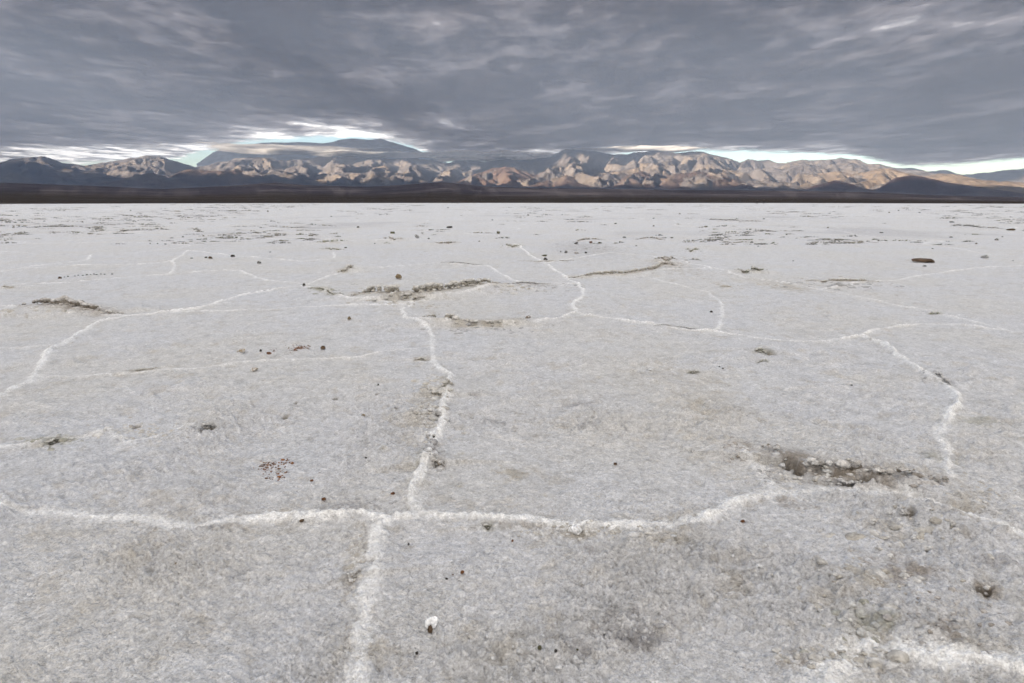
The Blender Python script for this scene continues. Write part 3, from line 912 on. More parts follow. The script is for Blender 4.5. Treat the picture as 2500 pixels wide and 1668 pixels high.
def erode(Z, dx, K_, steps, mask):
    """stream-power erosion: every cell drains to its lowest neighbour, channels cut down with the area they drain"""
    h, w_ = Z.shape
    Z = Z.copy()
    idx = np.arange(h * w_).reshape(h, w_)
    for it in range(steps):
        Zp = np.pad(Z, 1, constant_values=1e9)
        bd = np.zeros_like(Z); rec = idx.copy(); L_ = np.ones_like(Z)
        for oy, ox in ((0, 1), (0, -1), (1, 0), (-1, 0), (1, 1), (1, -1), (-1, 1), (-1, -1)):
            l = dx * math.hypot(oy, ox)
            s_ = (Z - Zp[1 + oy:1 + oy + h, 1 + ox:1 + ox + w_]) / l
            m_ = s_ > bd
            bd = np.where(m_, s_, bd); rec = np.where(m_, idx + oy * w_ + ox, rec); L_ = np.where(m_, l, L_)
        rec_ = rec.ravel().tolist()
        order = np.argsort(-Z.ravel(), kind='stable').tolist()
        A = [dx * dx] * (h * w_)
        for i_ in order:
            r = rec_[i_]
            if r != i_:
                A[r] += A[i_]
        Fc = (K_ * np.sqrt(np.array(A)) / L_.ravel() * mask.ravel()).tolist()
        z = Z.ravel().tolist()
        for i_ in reversed(order):
            r = rec_[i_]
            if r != i_:
                f_ = Fc[i_]
                zr = z[r]
                if z[i_] > zr:
                    z[i_] = (z[i_] + f_ * zr) / (1 + f_)
        Z = np.array(z).reshape(h, w_)
    return Z


GX = np.arange(-15500, 17500, 42.0)
GY = np.arange(7200, 19000, 42.0)
gx, gy = np.meshgrid(GX, GY)
ga, gr = np.arctan2(gx, gy), np.hypot(gx, gy)
tg = np.clip((gr - 340) / 8660, 0, 4)
zb = fan_at(ga, gr)
gz0 = zb * (.10 + .90 * tg ** 1.2)
gz0 = np.where(tg > 1, zb * (1 + 1.04 * (tg - 1)), gz0)
g0, gm = ranges(ga.ravel(), gr.ravel(), gx.ravel(), gy.ravel(), gz0.ravel())
g0 = g0.reshape(gx.shape); gm = gm.reshape(gx.shape)
g1 = erode(g0 + 26 * gm.reshape(g0.shape) * (eroded(gx / 420, gy / 420, 3, 990) - .1), 42.0, .05, 20, .05 + .95 * gm)
dz = g1 - g0
TZf, MT = ranges(TA2.ravel(), TR2.ravel(), TX.ravel(), TY.ravel(), TZ.ravel(), TCf := TC.reshape(-1, 3).astype(np.float64))
fx_ = np.clip((TX.ravel() - GX[0]) / 42.0, 0, len(GX) - 1.001); fy_ = np.clip((TY.ravel() - GY[0]) / 42.0, 0, len(GY) - 1.001)
ins = (TX.ravel() > GX[0]) & (TX.ravel() < GX[-1]) & (TY.ravel() > GY[0]) & (TY.ravel() < GY[-1])
i0, j0 = fy_.astype(int), fx_.astype(int)
v_, u__ = fy_ - i0, fx_ - j0
dzi = (dz[i0, j0] * (1 - u__) + dz[i0, j0 + 1] * u__) * (1 - v_) + (dz[i0 + 1, j0] * (1 - u__) + dz[i0 + 1, j0 + 1] * u__) * v_
TZ = (TZf + np.where(ins, dzi, 0)).reshape(TX.shape)
cut = np.clip(-dzi * ins / 90., 0, 1)[:, None] * .35 * MT[:, None]          # gravel in the washes
TC = (TCf * (1 - cut) + np.array((.20, .165, .14)) * cut).reshape(TX.shape + (3,))
# other directions: plain low hills so that the valley is closed
other = (1 - front) * sstep(9000, 15000, TR2)
TZ = TZ + other * (700 + 500 * fbm(TX / 3000, TY / 3000, 5, 850))
TC = np.clip(TC * np.where(TR2 < 9000, .54, .46)[..., None], .016, .6)
mt = build_mesh("mountains", np.stack([TX, TY, TZ], -1).reshape(-1, 3), grid_faces(len(TR), len(TA), True), M_hill, TC.reshape(-1, 3))
tag(mt, kind='structure')

# the high snowy ridge far behind the left half of the range
fp = [(480, 400), (520, 372), (552, 359), (575, 354), (592, 352), (604, 358), (620, 351), (640, 348), (668, 347), (700, 348), (730, 346), (760, 347), (790, 349), (812, 346), (832, 340), (858, 337), (880, 339), (905, 341), (930, 337), (945, 343), (975, 352), (1010, 362), (1060, 385), (1100, 400)]
FD = 22500
a, zc = crest(fp, FD)
fa = np.linspace(a[0], a[-1], 420)
fr = np.linspace(FD - 3300, FD + 1800, 110)
FA, FR = np.meshgrid(fa, fr)
fx, fy = FR * np.sin(FA), FR * np.cos(FA)
zcr = np.interp(FA, a, zc)
t = np.clip(np.where(FR < FD, 1 + (FR - FD) / 3300, 1 - (FR - FD) / 1800), 0, 1)
fw = fx + 300 * pn(fx / 1100, fy / 1100, 870)
sp = 1 - np.abs(pn(fw / 1100, fy / 3500, 871)) * 2
sp2 = 1 - np.abs(pn(fw / 420, fy / 1100, 872)) * 2
fz = zcr * t ** .8 + zcr * .12 * np.clip(4 * t * (1 - t), 0, 1) * (sp - .5 + .5 * (sp2 - .5)) + 30 * (1 - t ** 8) * fbm(fx / 200, fy / 200, 3, 873)
fc = np.empty(fz.shape + (3,)); fc[:] = (.50, .54, .60)  # pale blue base stands in for haze over the rock, besides snow dusting
sn = (sstep(2280, 2420, fz + 110 * fbm(fx / 350, fy / 350, 3, 875)) * sstep(FD * math.tan(a[0]) - 1, FD * .05, fx * 0 + 1e9))[..., None]
fc = fc * (1 - sn) + np.array((.75, .77, .8)) * sn
fm = build_mesh("distant_mountain", np.stack([fx, fy, fz], -1).reshape(-1, 3), grid_faces(len(fr), len(fa)), M_hill, fc.reshape(-1, 3))
tag(fm, kind='structure')
# ------------------------------------------------------------------ cloud deck: one high sheet of stratus lit from above by the sun
DECK = 3500.0
ca = np.concatenate([np.linspace(-R(56), R(56), 800), np.linspace(R(56), 2 * np.pi - R(56), 120)[1:-1]])
cr = np.concatenate([[1], np.linspace(500, 8000, 30), H0 * 0 + DECK / np.tan(np.linspace(R(19.5), R(2.2), 420))])
CA, CR = np.meshgrid(ca, cr)
CX, CY = CR * np.sin(CA), CR * np.cos(CA)
CZ = DECK + 60 * pn(CX / 2600, CY / 4200, 901) + 20 * pn(CX / 1100 + .3 * CY / 1100, CY / 2200, 902) + 8 * pn(CX / 480, CY / 1000, 903) + 2 * pn(CX / 220, CY / 420, 904)


def deckpt(u, v):
    x, y, z = ray(u, v)
    t = (DECK - H0) / np.maximum(z, 1e-4)
    return x * t, y * t


# position of each sheet point as seen along its own bearing: azimuth and elevation (used only to lay out broad cloud masses)
EL = (DECK - H0) / CR
# lower edge of the deck over the horizon, by bearing (photograph px -> elevation)
eu, ev = zip(*[(-300, 398), (0, 396), (200, 396), (340, 392), (430, 386), (480, 372), (540, 358), (600, 344), (680, 336), (780, 332), (880, 335), (960, 346), (1010, 358), (1060, 380), (1200, 392), (1400, 386), (1560, 372), (1700, 367), (1830, 367), (1950, 371), (2060, 374), (2100, 382), (2200, 404), (2330, 400), (2420, 392), (2500, 388), (2800, 384)])
ea, et = azel(np.array(eu, float), np.array(ev, float))
edge_t = np.interp(CA, ea, et, left=.06, right=.06)
cover = sstep(-.012, .010, EL - edge_t) * 2 - 1             # -1 clear .. 1 closed
cover = np.where(np.abs(CA) > R(60), np.where(EL > .08, 1, -1), cover)
# opening added out of view over the plain so the sun reaches the range
hx, hy = CX + 5000, CY - 6600
hole = sstep(1.25, .75, np.sqrt((hx / 13000) ** 2 + (hy / 4900) ** 2))
hole = hole * np.maximum(sstep(math.tan(R(18.2)), math.tan(R(20.5)), EL), sstep(R(45), R(52), np.abs(CA)))
cover = cover - 2.0 * hole
# brightness: thin cloud = bright. base by elevation, then measured patches
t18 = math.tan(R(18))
thin = .20 + 1.15 * sstep(t18, t18 * 1.9, EL)                # out of view overhead and behind: thinned to brighten the salt
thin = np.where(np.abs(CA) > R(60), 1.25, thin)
low = sstep(.020 + .022 * sstep(azel(1150., 380.)[0], azel(900., 380.)[0], CA), .0, EL - edge_t)
thin = np.where(np.abs(CA) < R(60), thin + low * (.5 + .25 * sstep(azel(1150., 380.)[0], azel(900., 380.)[0], CA)), thin)
BL = [  # (u, v, su, sv, amount) photograph px
    (200, 372, 330, 12, .45), (90, 320, 260, 30, .14), (500, 300, 260, 34, .16), (820, 305, 260, 16, .16), (1000, 335, 260, 14, .2), (1300, 372, 330, 12, .5),
    (1110, 290, 60, 16, .38), (1370, 205, 24, 30, .30), (1130, 80, 120, 45, .16), (900, 170, 120, 30, .12), (1040, 130, 90, 40, .14), (550, 200, 160, 24, .08),
    (330, 60, 260, 36, .08), (640, 40, 160, 34, .10), (1550, 100, 70, 60, .14), (1260, 140, 30, 60, .18), (1500, 240, 160, 12, .12), (1900, 220, 160, 16, .12),
    (1820, 190, 160, 24, .10), (2100, 60, 260, 24, .10), (2000, 352, 400, 10, .10), (1650, 350, 260, 14, .15), (480, 60, 60, 20, .06),
    (1000, 250, 170, 30, -.10), (1350, 320, 240, 22, -.12), (800, 215, 120, 20, -.06), (100, 130, 140, 30, -.06), (2100, 300, 500, 30, -.03), (150, 282, 140, 12, -.10),
    (1230, 110, 40, 40, -.05), (1720, 250, 140, 20, -.05), (2350, 180, 200, 50, -.03), (700, 120, 200, 20, -.05),
]
vis = EL > .02
pu = np.zeros_like(EL); pv = pu.copy()
px_, py_, pz_ = np.sin(CA), np.cos(CA), EL
fwd = py_ * math.cos(PITCH) - pz_ * math.sin(PITCH)
fwd = np.where(fwd > .1, fwd, 1e9)
pu = 1250 + F * px_ / fwd
pv = 834 - F * (py_ * math.sin(PITCH) + pz_ * math.cos(PITCH)) / fwd
pu = pu + 70 * pn(CX / 1500, CY / 2500, 921) + 30 * pn(CX / 500, CY / 800, 922)
pv = pv + 16 * pn(CX / 1800, CY / 2600, 923) + 8 * pn(CX / 600, CY / 900, 924)
for (u, v, su, sv, am) in BL:
    x0, y0 = deckpt(u, v)
    thin = thin + am * np.exp(-((pu - u) / su) ** 2 - ((pv - v) / sv) ** 2) * (fwd < 1e8)
def cloud_mat(name, sA, sB, wa, wb, ca1, cb1):
    m, nt, bs = new_mat(name)
    nt.nodes.remove(bs)
    out = nt.nodes["Material Output"]
    a1 = nnode(nt, "ShaderNodeAttribute", attribute_name="thin")
    a3 = nnode(nt, "ShaderNodeAttribute", attribute_name="fine")
    a2 = nnode(nt, "ShaderNodeAttribute", attribute_name="cover")
    # noise on the sheet in metres
    nA = pos_noise(nt, 1 / sA, 9, .66, (1.0, .68, 1))
    nB = pos_noise(nt, 1 / sB, 8, .7, (1, .8, 1))
    nA2 = mrange(nt, nA, .32, .68, -1, 1)
    nB2 = mrange(nt, nB, .3, .7, -1, 1)
    tn = math_n(nt, 'ADD', a1.outputs["Fac"], math_n(nt, 'ADD', math_n(nt, 'MULTIPLY', nA2, wa), math_n(nt, 'MULTIPLY', nB2, math_n(nt, 'MULTIPLY', a3.outputs['Fac'], wb))))
    tn = mrange(nt, tn, 0.05, 1.2, .10, .98)
    cr_ = nnode(nt, "ShaderNodeValToRGB")
    cr_.color_ramp.elements[0].position = 0.0
    cr_.color_ramp.elements[0].color = (.014, .012, .012, 1)
    cr_.color_ramp.elements[1].position = 1.0
    cr_.color_ramp.elements[1].color = (1, .97, .90, 1)
    e = cr_.color_ramp.elements.new(.28); e.color = (.044, .038, .037, 1)
    e = cr_.color_ramp.elements.new(.60); e.color = (.125, .113, .112, 1)
    e = cr_.color_ramp.elements.new(.84); e.color = (.40, .385, .365, 1)
    nt.links.new(tn, cr_.inputs[0])
    tr = nnode(nt, "ShaderNodeBsdfTranslucent")
    nt.links.new(cr_.outputs[0], tr.inputs[0])
    tp = nnode(nt, "ShaderNodeBsdfTransparent")
    mx = nnode(nt, "ShaderNodeMixShader")
    cv = math_n(nt, 'ADD', a2.outputs["Fac"], math_n(nt, 'ADD', math_n(nt, 'MULTIPLY', nA2, ca1), math_n(nt, 'MULTIPLY', nB2, cb1)))
    al = mrange(nt, cv, -.25, .35, 0, 1)
    nt.links.new(al, mx.inputs[0])
    nt.links.new(tp.outputs[0], mx.inputs[1])
    nt.links.new(tr.outputs[0], mx.inputs[2])
    nt.links.new(mx.outputs[0], out.inputs[0])
    return m


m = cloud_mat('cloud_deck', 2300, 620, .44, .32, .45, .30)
m_bank = cloud_mat('cloud_bank', 1500, 420, .2, .15, .5, .45)
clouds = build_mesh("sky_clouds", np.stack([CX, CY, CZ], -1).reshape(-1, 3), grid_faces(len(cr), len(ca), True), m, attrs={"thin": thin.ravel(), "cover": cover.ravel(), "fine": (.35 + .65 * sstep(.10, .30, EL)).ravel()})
tag(clouds, kind='structure')

# low banks of cloud lying along the crests and in front of the distant ridge
LOWB = [  # u0, u1, v_top, v_bottom, altitude m, thin
    (720, 1420, 366, 390, 1150, 1.2), (460, 1010, 350, 382, 1230, .9), (1330, 1760, 356, 374, 1240, 1.1), (1040, 1330, 374, 398, 1060, 1.1), (600, 760, 352, 366, 1330, 1.2)]
for k, (u0, u1, v0, v1, alt, th_) in enumerate(LOWB):
    a_, _ = azel(np.array([u0, u1], float), np.array([v1, v1], float))
    _, e_ = azel(np.array([(u0 + u1) / 2.] * 2), np.array([v0, v1], float))
    r0, r1 = (alt - H0) / e_[0], (alt - H0) / e_[1]
    ba, br = np.meshgrid(np.linspace(a_[0], a_[1], 160), np.linspace(r0, r1, 60))
    fa_ = (ba - a_[0]) / (a_[1] - a_[0]); fb_ = (br - r0) / (r1 - r0)
    cvv = 1.5 * np.minimum(1, 6 * np.minimum(fa_, 1 - fa_)) * np.minimum(1, 3.2 * np.minimum(fb_, 1 - fb_)) - .75
    bx, by = br * np.sin(ba), br * np.cos(ba)
    bz = alt + 45 * pn(bx / 900, by / 900, 950 + k)
    cb = build_mesh("cloud_bank", np.stack([bx, by, bz], -1).reshape(-1, 3), grid_faces(60, 160), m_bank, attrs={"thin": (bz * 0 + th_).ravel(), "cover": cvv.ravel(), "fine": cvv.ravel() * 0 + 1})
    tag(cb, kind='structure')
# ------------------------------------------------------------------ loose stones and salt clods on the flat
STC = {'dark': (.055, .048, .045), 'brown': (.13, .085, .055), 'tan': (.27, .205, .13), 'rust': (.17, .075, .035), 'olive': (.12, .115, .07),
       'grey': (.19, .19, .19), 'white': (.88, .88, .88), 'salted': (.50, .49, .48)}


def stone(u, v, wpx, hpx, ck, label, name="stone", cat="stone", group=None, rough_=.28, seed=None, boxy=False, lean=0.0, c2=None):
    """u, v: foot of the stone in measured px; wpx/hpx its size there"""
    seed = int(u * 7 + v * 13) if seed is None else seed
    x, y = gpt(u * K, v * K)
    d = math.hypot(math.hypot(x, y), H0)
    depth = y * math.cos(PITCH) + H0 * math.sin(PITCH)
    wm_ = wpx * K * depth / F
    hm_ = 1.1 * hpx * K * depth / F / max(.55, math.cos(math.atan2(H0, math.hypot(x, y))))
    bm = bmesh.new()
    near = wpx > 5
    bmesh.ops.create_icosphere(bm, subdivisions=5 if wpx > 12 else (4 if near else 3), radius=1.0)
    P = np.array([v_.co[:] for v_ in bm.verts], np.float32)
    bm.free()
    n = n3(P + seed, 1.1, seed) * rough_ + n3(P + seed, .5, seed + 1) * rough_ * .5 + n3(P + seed, .22, seed + 2) * rough_ * .32 + n3(P + seed, .1, seed + 3) * rough_ * .15
    if boxy:
        P = np.sign(P) * np.abs(P) ** .6
    P = P * (1 + n)[:, None]
    # flat facets: cut by a few random planes
    rg = np.random.default_rng(seed)
    for _ in range(10):
        dv = rg.normal(size=3); dv /= np.linalg.norm(dv)
        lim = rg.uniform(.55, .9)
        ex = np.maximum(P @ dv - lim, 0)
        P = P - ex[:, None] * dv * .85
    P = P / np.abs(P).max(0)
    co = P * np.array([wm_ / 2, wm_ / 2 * rg.uniform(.6, .95), hm_ / 2])
    co[:, 0] += lean * co[:, 2]
    a = rg.uniform(-.35, .35)
    co = np.stack([co[:, 0] * math.cos(a) - co[:, 1] * math.sin(a), co[:, 0] * math.sin(a) + co[:, 1] * math.cos(a), co[:, 2]], -1)
    co[:, 2] -= co[:, 2].min()
    co[:, 2] -= hm_ * .16
    base = np.array(STC[ck])
    second = np.array(STC[c2]) if c2 else base * .55
    tone = sstep(-.35, .55, n3(P + seed * .37, .45, seed + 9) + .5 * n3(P, .13, seed + 10))
    cc = base * tone[:, None] + second * (1 - tone)[:, None]
    # salt splashed on the foot
    ft = sstep(.30, .02, (co[:, 2] / max(hm_, 1e-4)) + .12 * n3(P, .3, seed + 11))[:, None] * .6
    cc = cc * (1 - ft) + np.array((.6, .6, .6)) * ft
    bm = bmesh.new()
    bmesh.ops.create_icosphere(bm, subdivisions=5 if wpx > 12 else (4 if near else 3), radius=1.0)
    fcs = np.array([[q.index for q in f.verts] for f in bm.faces])
    bm.free()
    o = build_mesh(name, co, fcs, M_stone, cc)
    o.location = (x, y, ground_z(x, y))
    o.rotation_euler = (0, 0, -math.atan2(x, y))
    return tag(o, label, cat, group)


STONES = [
    (916, 642, 17, 14, 'tan', "rounded knobbly tan boulder sitting alone behind the long broken slab edge in the centre", {}),
    (2116, 603, 47, 11, 'brown', "long flat dark brown slab of rock, the widest stone on the salt, at the right", dict(boxy=True, rough_=.24)),
    (741, 804, 14, 12, 'brown', "round dark brown stone right of the patch of brown grit", {}),
    (585, 855, 17, 11, 'tan', "lumpy tan clod leaning over, below the cluster of small brown stones", dict(name="salt_clod", cat="salt clod", c2='salted', lean=.5)),
    (556, 813, 22, 9, 'salted', "low pale clod with a tan side, left end of the stones before the grit strip", dict(name="salt_clod", cat="salt clod", c2='tan')),
    (599, 810, 6, 7, 'dark', "tiny dark grey pebble just right of the low pale clod", {}),
    (618, 816, 12, 7, 'rust', "small rusty brown stone between the low pale clod and the grit patch", {}),
    (802, 737, 9, 10, 'tan', "small pointed tan stone standing alone left of the white ridge junction", dict(lean=.2)),
    (1211, 740, 14, 8, 'salted', "pinkish white clod resting on the curved slab edge at the centre", dict(name="salt_clod", cat="salt clod", c2='brown')),
    (138, 641, 8, 6, 'brown', "dark brown stone at the far left beside a trail of specks", {}),
    (534, 590, 11, 6, 'dark', "dark oval stone, rightmost of the short row at the left", {}),
    (596, 606, 11, 7, 'grey', "dark grey stone with a pale side, right of and below the short row of stones", dict(c2='dark')),
    (483, 595, 9, 7, 'brown', "slanted brown stone in the middle of the short row at the left", dict(lean=-.4)),
    (473, 593, 7, 4, 'dark', "small dark stone touching the slanted brown one on its left", {}),
    (440, 593, 6, 3, 'dark', "small flat dark stone at the left end of the short row", {}),
    (902, 537, 13, 6, 'olive', "olive block, left of the pair of pale spiky clods in the far centre", dict(boxy=True)),
    (957, 547, 10, 10, 'salted', "spiky pale grey clod with a tall tip in the far centre", dict(name="salt_clod", cat="salt clod", c2='grey', rough_=.5, lean=-.3)),
    (969, 537, 7, 6, 'salted', "small pale clod just behind a tall spiky one", dict(name="salt_clod", cat="salt clod", c2='grey', rough_=.4)),
    (984, 550, 6, 5, 'grey', "small grey stone right of the spiky clods", {}),
    (1144, 537, 8, 8, 'dark', "upright square dark stone standing alone in the far centre", dict(boxy=True, c2='olive')),
    (822, 523, 7, 4, 'dark', "small dark stone behind the two olive slab edges", {}),
    (793, 571, 7, 4, 'dark', "dark stone on the end of the lower olive slab edge", {}),
    (1031, 524, 15, 5, 'dark', "low wide black stone above the spiky clods, near the walkers", {}),
    (1413, 514, 7, 3, 'dark', "small dark stone far out between the two groups of walkers", {}),
    (1433, 547, 9, 4, 'grey', "grey stone right of the rubble patch", {}),
    (1356, 558, 9, 5, 'rust', "reddish brown stone at the top of the rubble patch", {}),
    (1323, 583, 11, 6, 'brown', "brown clod in the middle of the row below the rubble patch", dict(c2='salted')),
    (1299, 581, 8, 6, 'grey', "grey stone left of the brown clod in the row below the rubble patch", dict(c2='dark')),
    (1287, 579, 3, 4, 'dark', "thin dark stone at the left end of the row below the rubble patch", {}),
    (1344, 582, 7, 5, 'dark', "dark stone at the right end of the row below the rubble patch", {}),
    (1376, 559, 12, 5, 'olive', "olive clod at the right edge of the rubble patch", {}),
    (1322, 561, 10, 5, 'dark', "dark clod at the left of the rubble patch", {}),
    (1249, 588, 13, 4, 'olive', "flat olive stone beside the thin white ridge", {}),
    (1252, 599, 11, 8, 'dark', "jagged dark stone below the flat olive one beside the ridge", dict(rough_=.4)),
    (1632, 718, 7, 6, 'dark', "small dark pebble alone in the empty slab right of centre", {}),
    (1725, 558, 7, 5, 'grey', "grey stone at the end of a faint crack, right of the broken knobs", {}),
    (2184, 511, 11, 3, 'dark', "dark flat stone far out, above the widest brown slab", dict(boxy=True)),
    (2320, 529, 19, 5, 'brown', "long brown stone far out near the right edge", {}),
    (2023, 535, 9, 3, 'dark', "dark flat stone far out, left of and behind the widest brown slab", dict(boxy=True)),
    (2182, 546, 8, 3, 'dark', "dark oval stone above and right of the widest brown slab", {}),
    (2287, 552, 8, 6, 'salted', "small white clod with a dark top near the right edge", dict(name="salt_clod", cat="salt clod", c2='dark')),
    (2260, 593, 17, 9, 'salted', "pale grey clod to the right of the widest brown slab", dict(name="salt_clod", cat="salt clod", c2='grey')),
    (2122, 612, 9, 4, 'grey', "small grey fragment just below the widest brown slab", {}),
    (1753, 503, 6, 2, 'dark', "small flat black stone just below the two walkers at the right", {}),
    (698, 658, 7, 9, 'dark', "dark upright knob standing on the left end of the long broken slab edge", {}),
    (1740, 566, 4, 2, 'dark', "tiny dark speck of stone beside the faint crack end", {}),
    (743, 1153, 11, 8, 'rust', "orange brown pebble above the left arm of the white ridge", {}),
    (902, 1140, 10, 8, 'rust', "reddish pebble left of the upright ridge, just above the junction", {}),
    (694, 1203, 12, 8, 'brown', "brown pebble lying on the left arm of the white ridge", {}),
    (406, 1303, 8, 6, 'tan', "small tan pebble alone on the bluish slab at the lower left", {}),
    (987, 1455, 14, 18, 'brown', "dark brown two pointed stone in front of the white salt lump", dict(rough_=.5)),
    (957, 1507, 8, 7, 'dark', "black pebble below the white salt lump", {}),
    (1238, 1508, 10, 10, 'olive', "dark olive pebble near the bottom edge of the photo, right of the white salt lump", {}),
    (1062, 1328, 10, 9, 'rust', "rusty pebble, the larger of three above the white salt lump", {}),
    (1025, 1336, 6, 5, 'dark', "tiny dark pebble left of the larger rusty one", {}),
    (1040, 1324, 4, 3, 'rust', "smallest rusty grain between its two larger neighbours above the salt lump", {}),
    (1176, 1252, 6, 6, 'rust', "tiny rusty pebble below the right arm of the white ridge", {}),
    (938, 1254, 5, 5, 'dark', "tiny black pebble right of the lower upright ridge", {}),
    (1412, 1073, 9, 6, 'brown', "small brown pebble alone in the middle of the central slab", {}),
    (841, 1062, 6, 5, 'dark', "small black pebble left of the upright ridge", {}),
    (996, 1022, 6, 5, 'dark', "black pebble lodged on the upright white ridge", {}),
    (1703, 1210, 12, 7, 'rust', "orange brown flake on the salt below the big cave", {}),
    (716, 1108, 9, 4, 'rust', "flat rusty flake to the right of the large grit patch", {}),
    (733, 1091, 7, 4, 'brown', "thin brown flake to the right of the large grit patch, above the flat rusty one", {}),
    (834, 960, 9, 5, 'tan', "ochre crumb left of the crumbly upright ridge", {}),
    (1954, 891, 6, 4, 'dark', "small black pebble on the slab left of the right hand ridge", {}),
    (2078, 926, 7, 3, 'dark', "flat black pebble nearer the right hand ridge bend", {}),
    (1658, 853, 5, 4, 'dark', "tiny black pebble under the pale olive pocket right of centre", {}),
    (868, 889, 5, 4, 'dark', "tiny black pebble on the slab left of the crumbly ridge", {}),
    (1275, 1525, 8, 6, 'dark', "black grain at the bottom edge, below the dark olive pebble", {}),
    (1325, 1504, 6, 5, 'olive', "olive grain beside the grey stained patch at the bottom", {}),
    (2065, 1200, 22, 12, 'salted', "rounded pale clod in the brown hollow at the right", dict(name="salt_clod", cat="salt clod", rough_=.2)),
    (1318, 1232, 36, 20, 'white', "rounded white salt knob beside the right arm of the ridge", dict(name="salt_clod", cat="salt clod", rough_=.2, c2='salted')),
    (1650, 848, 4, 3, 'dark', "speck of black stone on the slab beside the pale olive pocket", {}),
]
for (u, v, a, b, ck, lab, kw) in STONES:
    stone(u, v, a, b, ck, lab, **kw)
lump = stone(990, 1440, 32, 26, 'white', "smooth white lump of salt in front, beside the foot of the upright ridge", name="salt_lump", cat="salt lump", rough_=.2, c2='white')

# far specks of stone on the salt, alike
far_spots = [(300, 484), (190, 511), (102, 509), (206, 525), (615, 486), (872, 494), (1028, 478), (1212, 495), (1290, 494), (1500, 502), (1560, 492), (760, 498),
             (1855, 497), (2040, 489), (2110, 489), (2062, 484), (1900, 523), (1962, 541), (2140, 572), (2240, 560), (2300, 545), (1805, 540), (1640, 540), (1130, 506),
             (420, 545), (345, 560), (362, 560), (380, 561), (400, 560), (620, 580), (860, 560), (1100, 555), (1460, 565), (1820, 600), (1500, 520), (2325, 600)]
for k, (u, v) in enumerate(far_spots):
    stone(u, v, 3.5 + (k * 37 % 5) * .5, 2.4 + (k * 17 % 3) * .4, ('dark', 'brown', 'grey')[k % 3], "small dark speck of stone far out on the salt flat", group="small stones scattered over the far salt")
# crumb trail left of the flat
trail = [(148, 637), (156, 636), (172, 635), (180, 634), (190, 634), (200, 633), (208, 633), (216, 632), (222, 632), (232, 631), (240, 631), (258, 630)]
for k, (u, v) in enumerate(trail):
    stone(u, v, 3 + (k * 7 % 3), 2 + (k % 2), 'dark', "dark crumb in the short trail right of the dark brown stone", name="crumb", cat="crumb", group="trail of dark crumbs at the left")


def grit(name, label, blobs, ck, seed, size):
    """rust coloured grit strewn on the crust, too fine to count"""
    rg = np.random.default_rng(seed)
    bm = bmesh.new(); bmesh.ops.create_icosphere(bm, subdivisions=2, radius=1.0)
    P0 = np.array([v_.co[:] for v_ in bm.verts]); F0 = np.array([[q.index for q in f.verts] for f in bm.faces]); bm.free()
    V_, F_, C_ = [], [], []
    off_ = 0
    for (u, v, su, sv, n_) in blobs:
        for _ in range(n_):
            x, y = gpt((u + rg.normal() * su) * K, (v + rg.normal() * sv) * K)
            s = size * rg.lognormal(0, .45)
            p = P0 * (1 + .3 * rg.normal(size=(len(P0), 1))) * np.array([s * rg.uniform(.8, 1.8), s, s * .6])
            V_.append(p + np.array([x, y, ground_z(x, y) + s * .3])); F_.append(F0 + off_)
            C_.append(np.tile(np.array(STC[ck]) * rg.uniform(.5, 1.5), (len(P0), 1))); off_ += len(P0)
    o = build_mesh(name, np.concatenate(V_), np.concatenate(F_), M_stone, np.concatenate(C_))
    return tag(o, label, kind='stuff')


grit("grit", "patch of rust brown grit on the slab left of centre", [(628, 1068, 14, 5, 70), (655, 1060, 8, 6, 30), (612, 1078, 10, 6, 35), (640, 1088, 12, 6, 25), (646, 1098, 5, 3, 16), (620, 1100, 6, 2, 12)], 'rust', 5, .0019)
grit("grit", "thin strip of orange brown grit beside the round dark brown stone", [(682, 800, 10, 2.5, 60), (700, 798, 10, 2.5, 40), (672, 803, 8, 2, 24), (630, 806, 5, 3, 16)], 'rust', 6, .0026)

# ------------------------------------------------------------------ people far out on the salt


def smat(name, c):
    return surf_mat(name, [(30, 3, .8, 1.15)], [], .8, .2, colour=c)


M_skin = smat("skin", (.42, .26, .19))
M_hair = smat("hair", (.035, .025, .02))
CLOTH = {k: smat("cloth_" + k, c) for k, c in dict(black=(.009, .009, .011), navy=(.012, .014, .026), charcoal=(.02, .02, .022), brown=(.06, .04, .03), denim=(.04, .055, .09)).items()}


def skinned(name, joints, edges, mat, parent, sub=2):
    me = bpy.data.meshes.new(name)
    me.from_pydata([j[0] for j in joints], edges, [])
    o = bpy.data.objects.new(name, me)
    C.objects.link(o)
    md = o.modifiers.new("skin", 'SKIN'); md.use_smooth_shade = True
    for k, j in enumerate(joints):
        r_ = j[1]
        me.skin_vertices[0].data[k].radius = r_ if isinstance(r_, tuple) else (r_, r_)
    me.skin_vertices[0].data[0].use_root = True
    ss = o.modifiers.new("sub", 'SUBSURF'); ss.levels = ss.render_levels = sub
    me.materials.append(mat)
    o.parent = parent
    return o


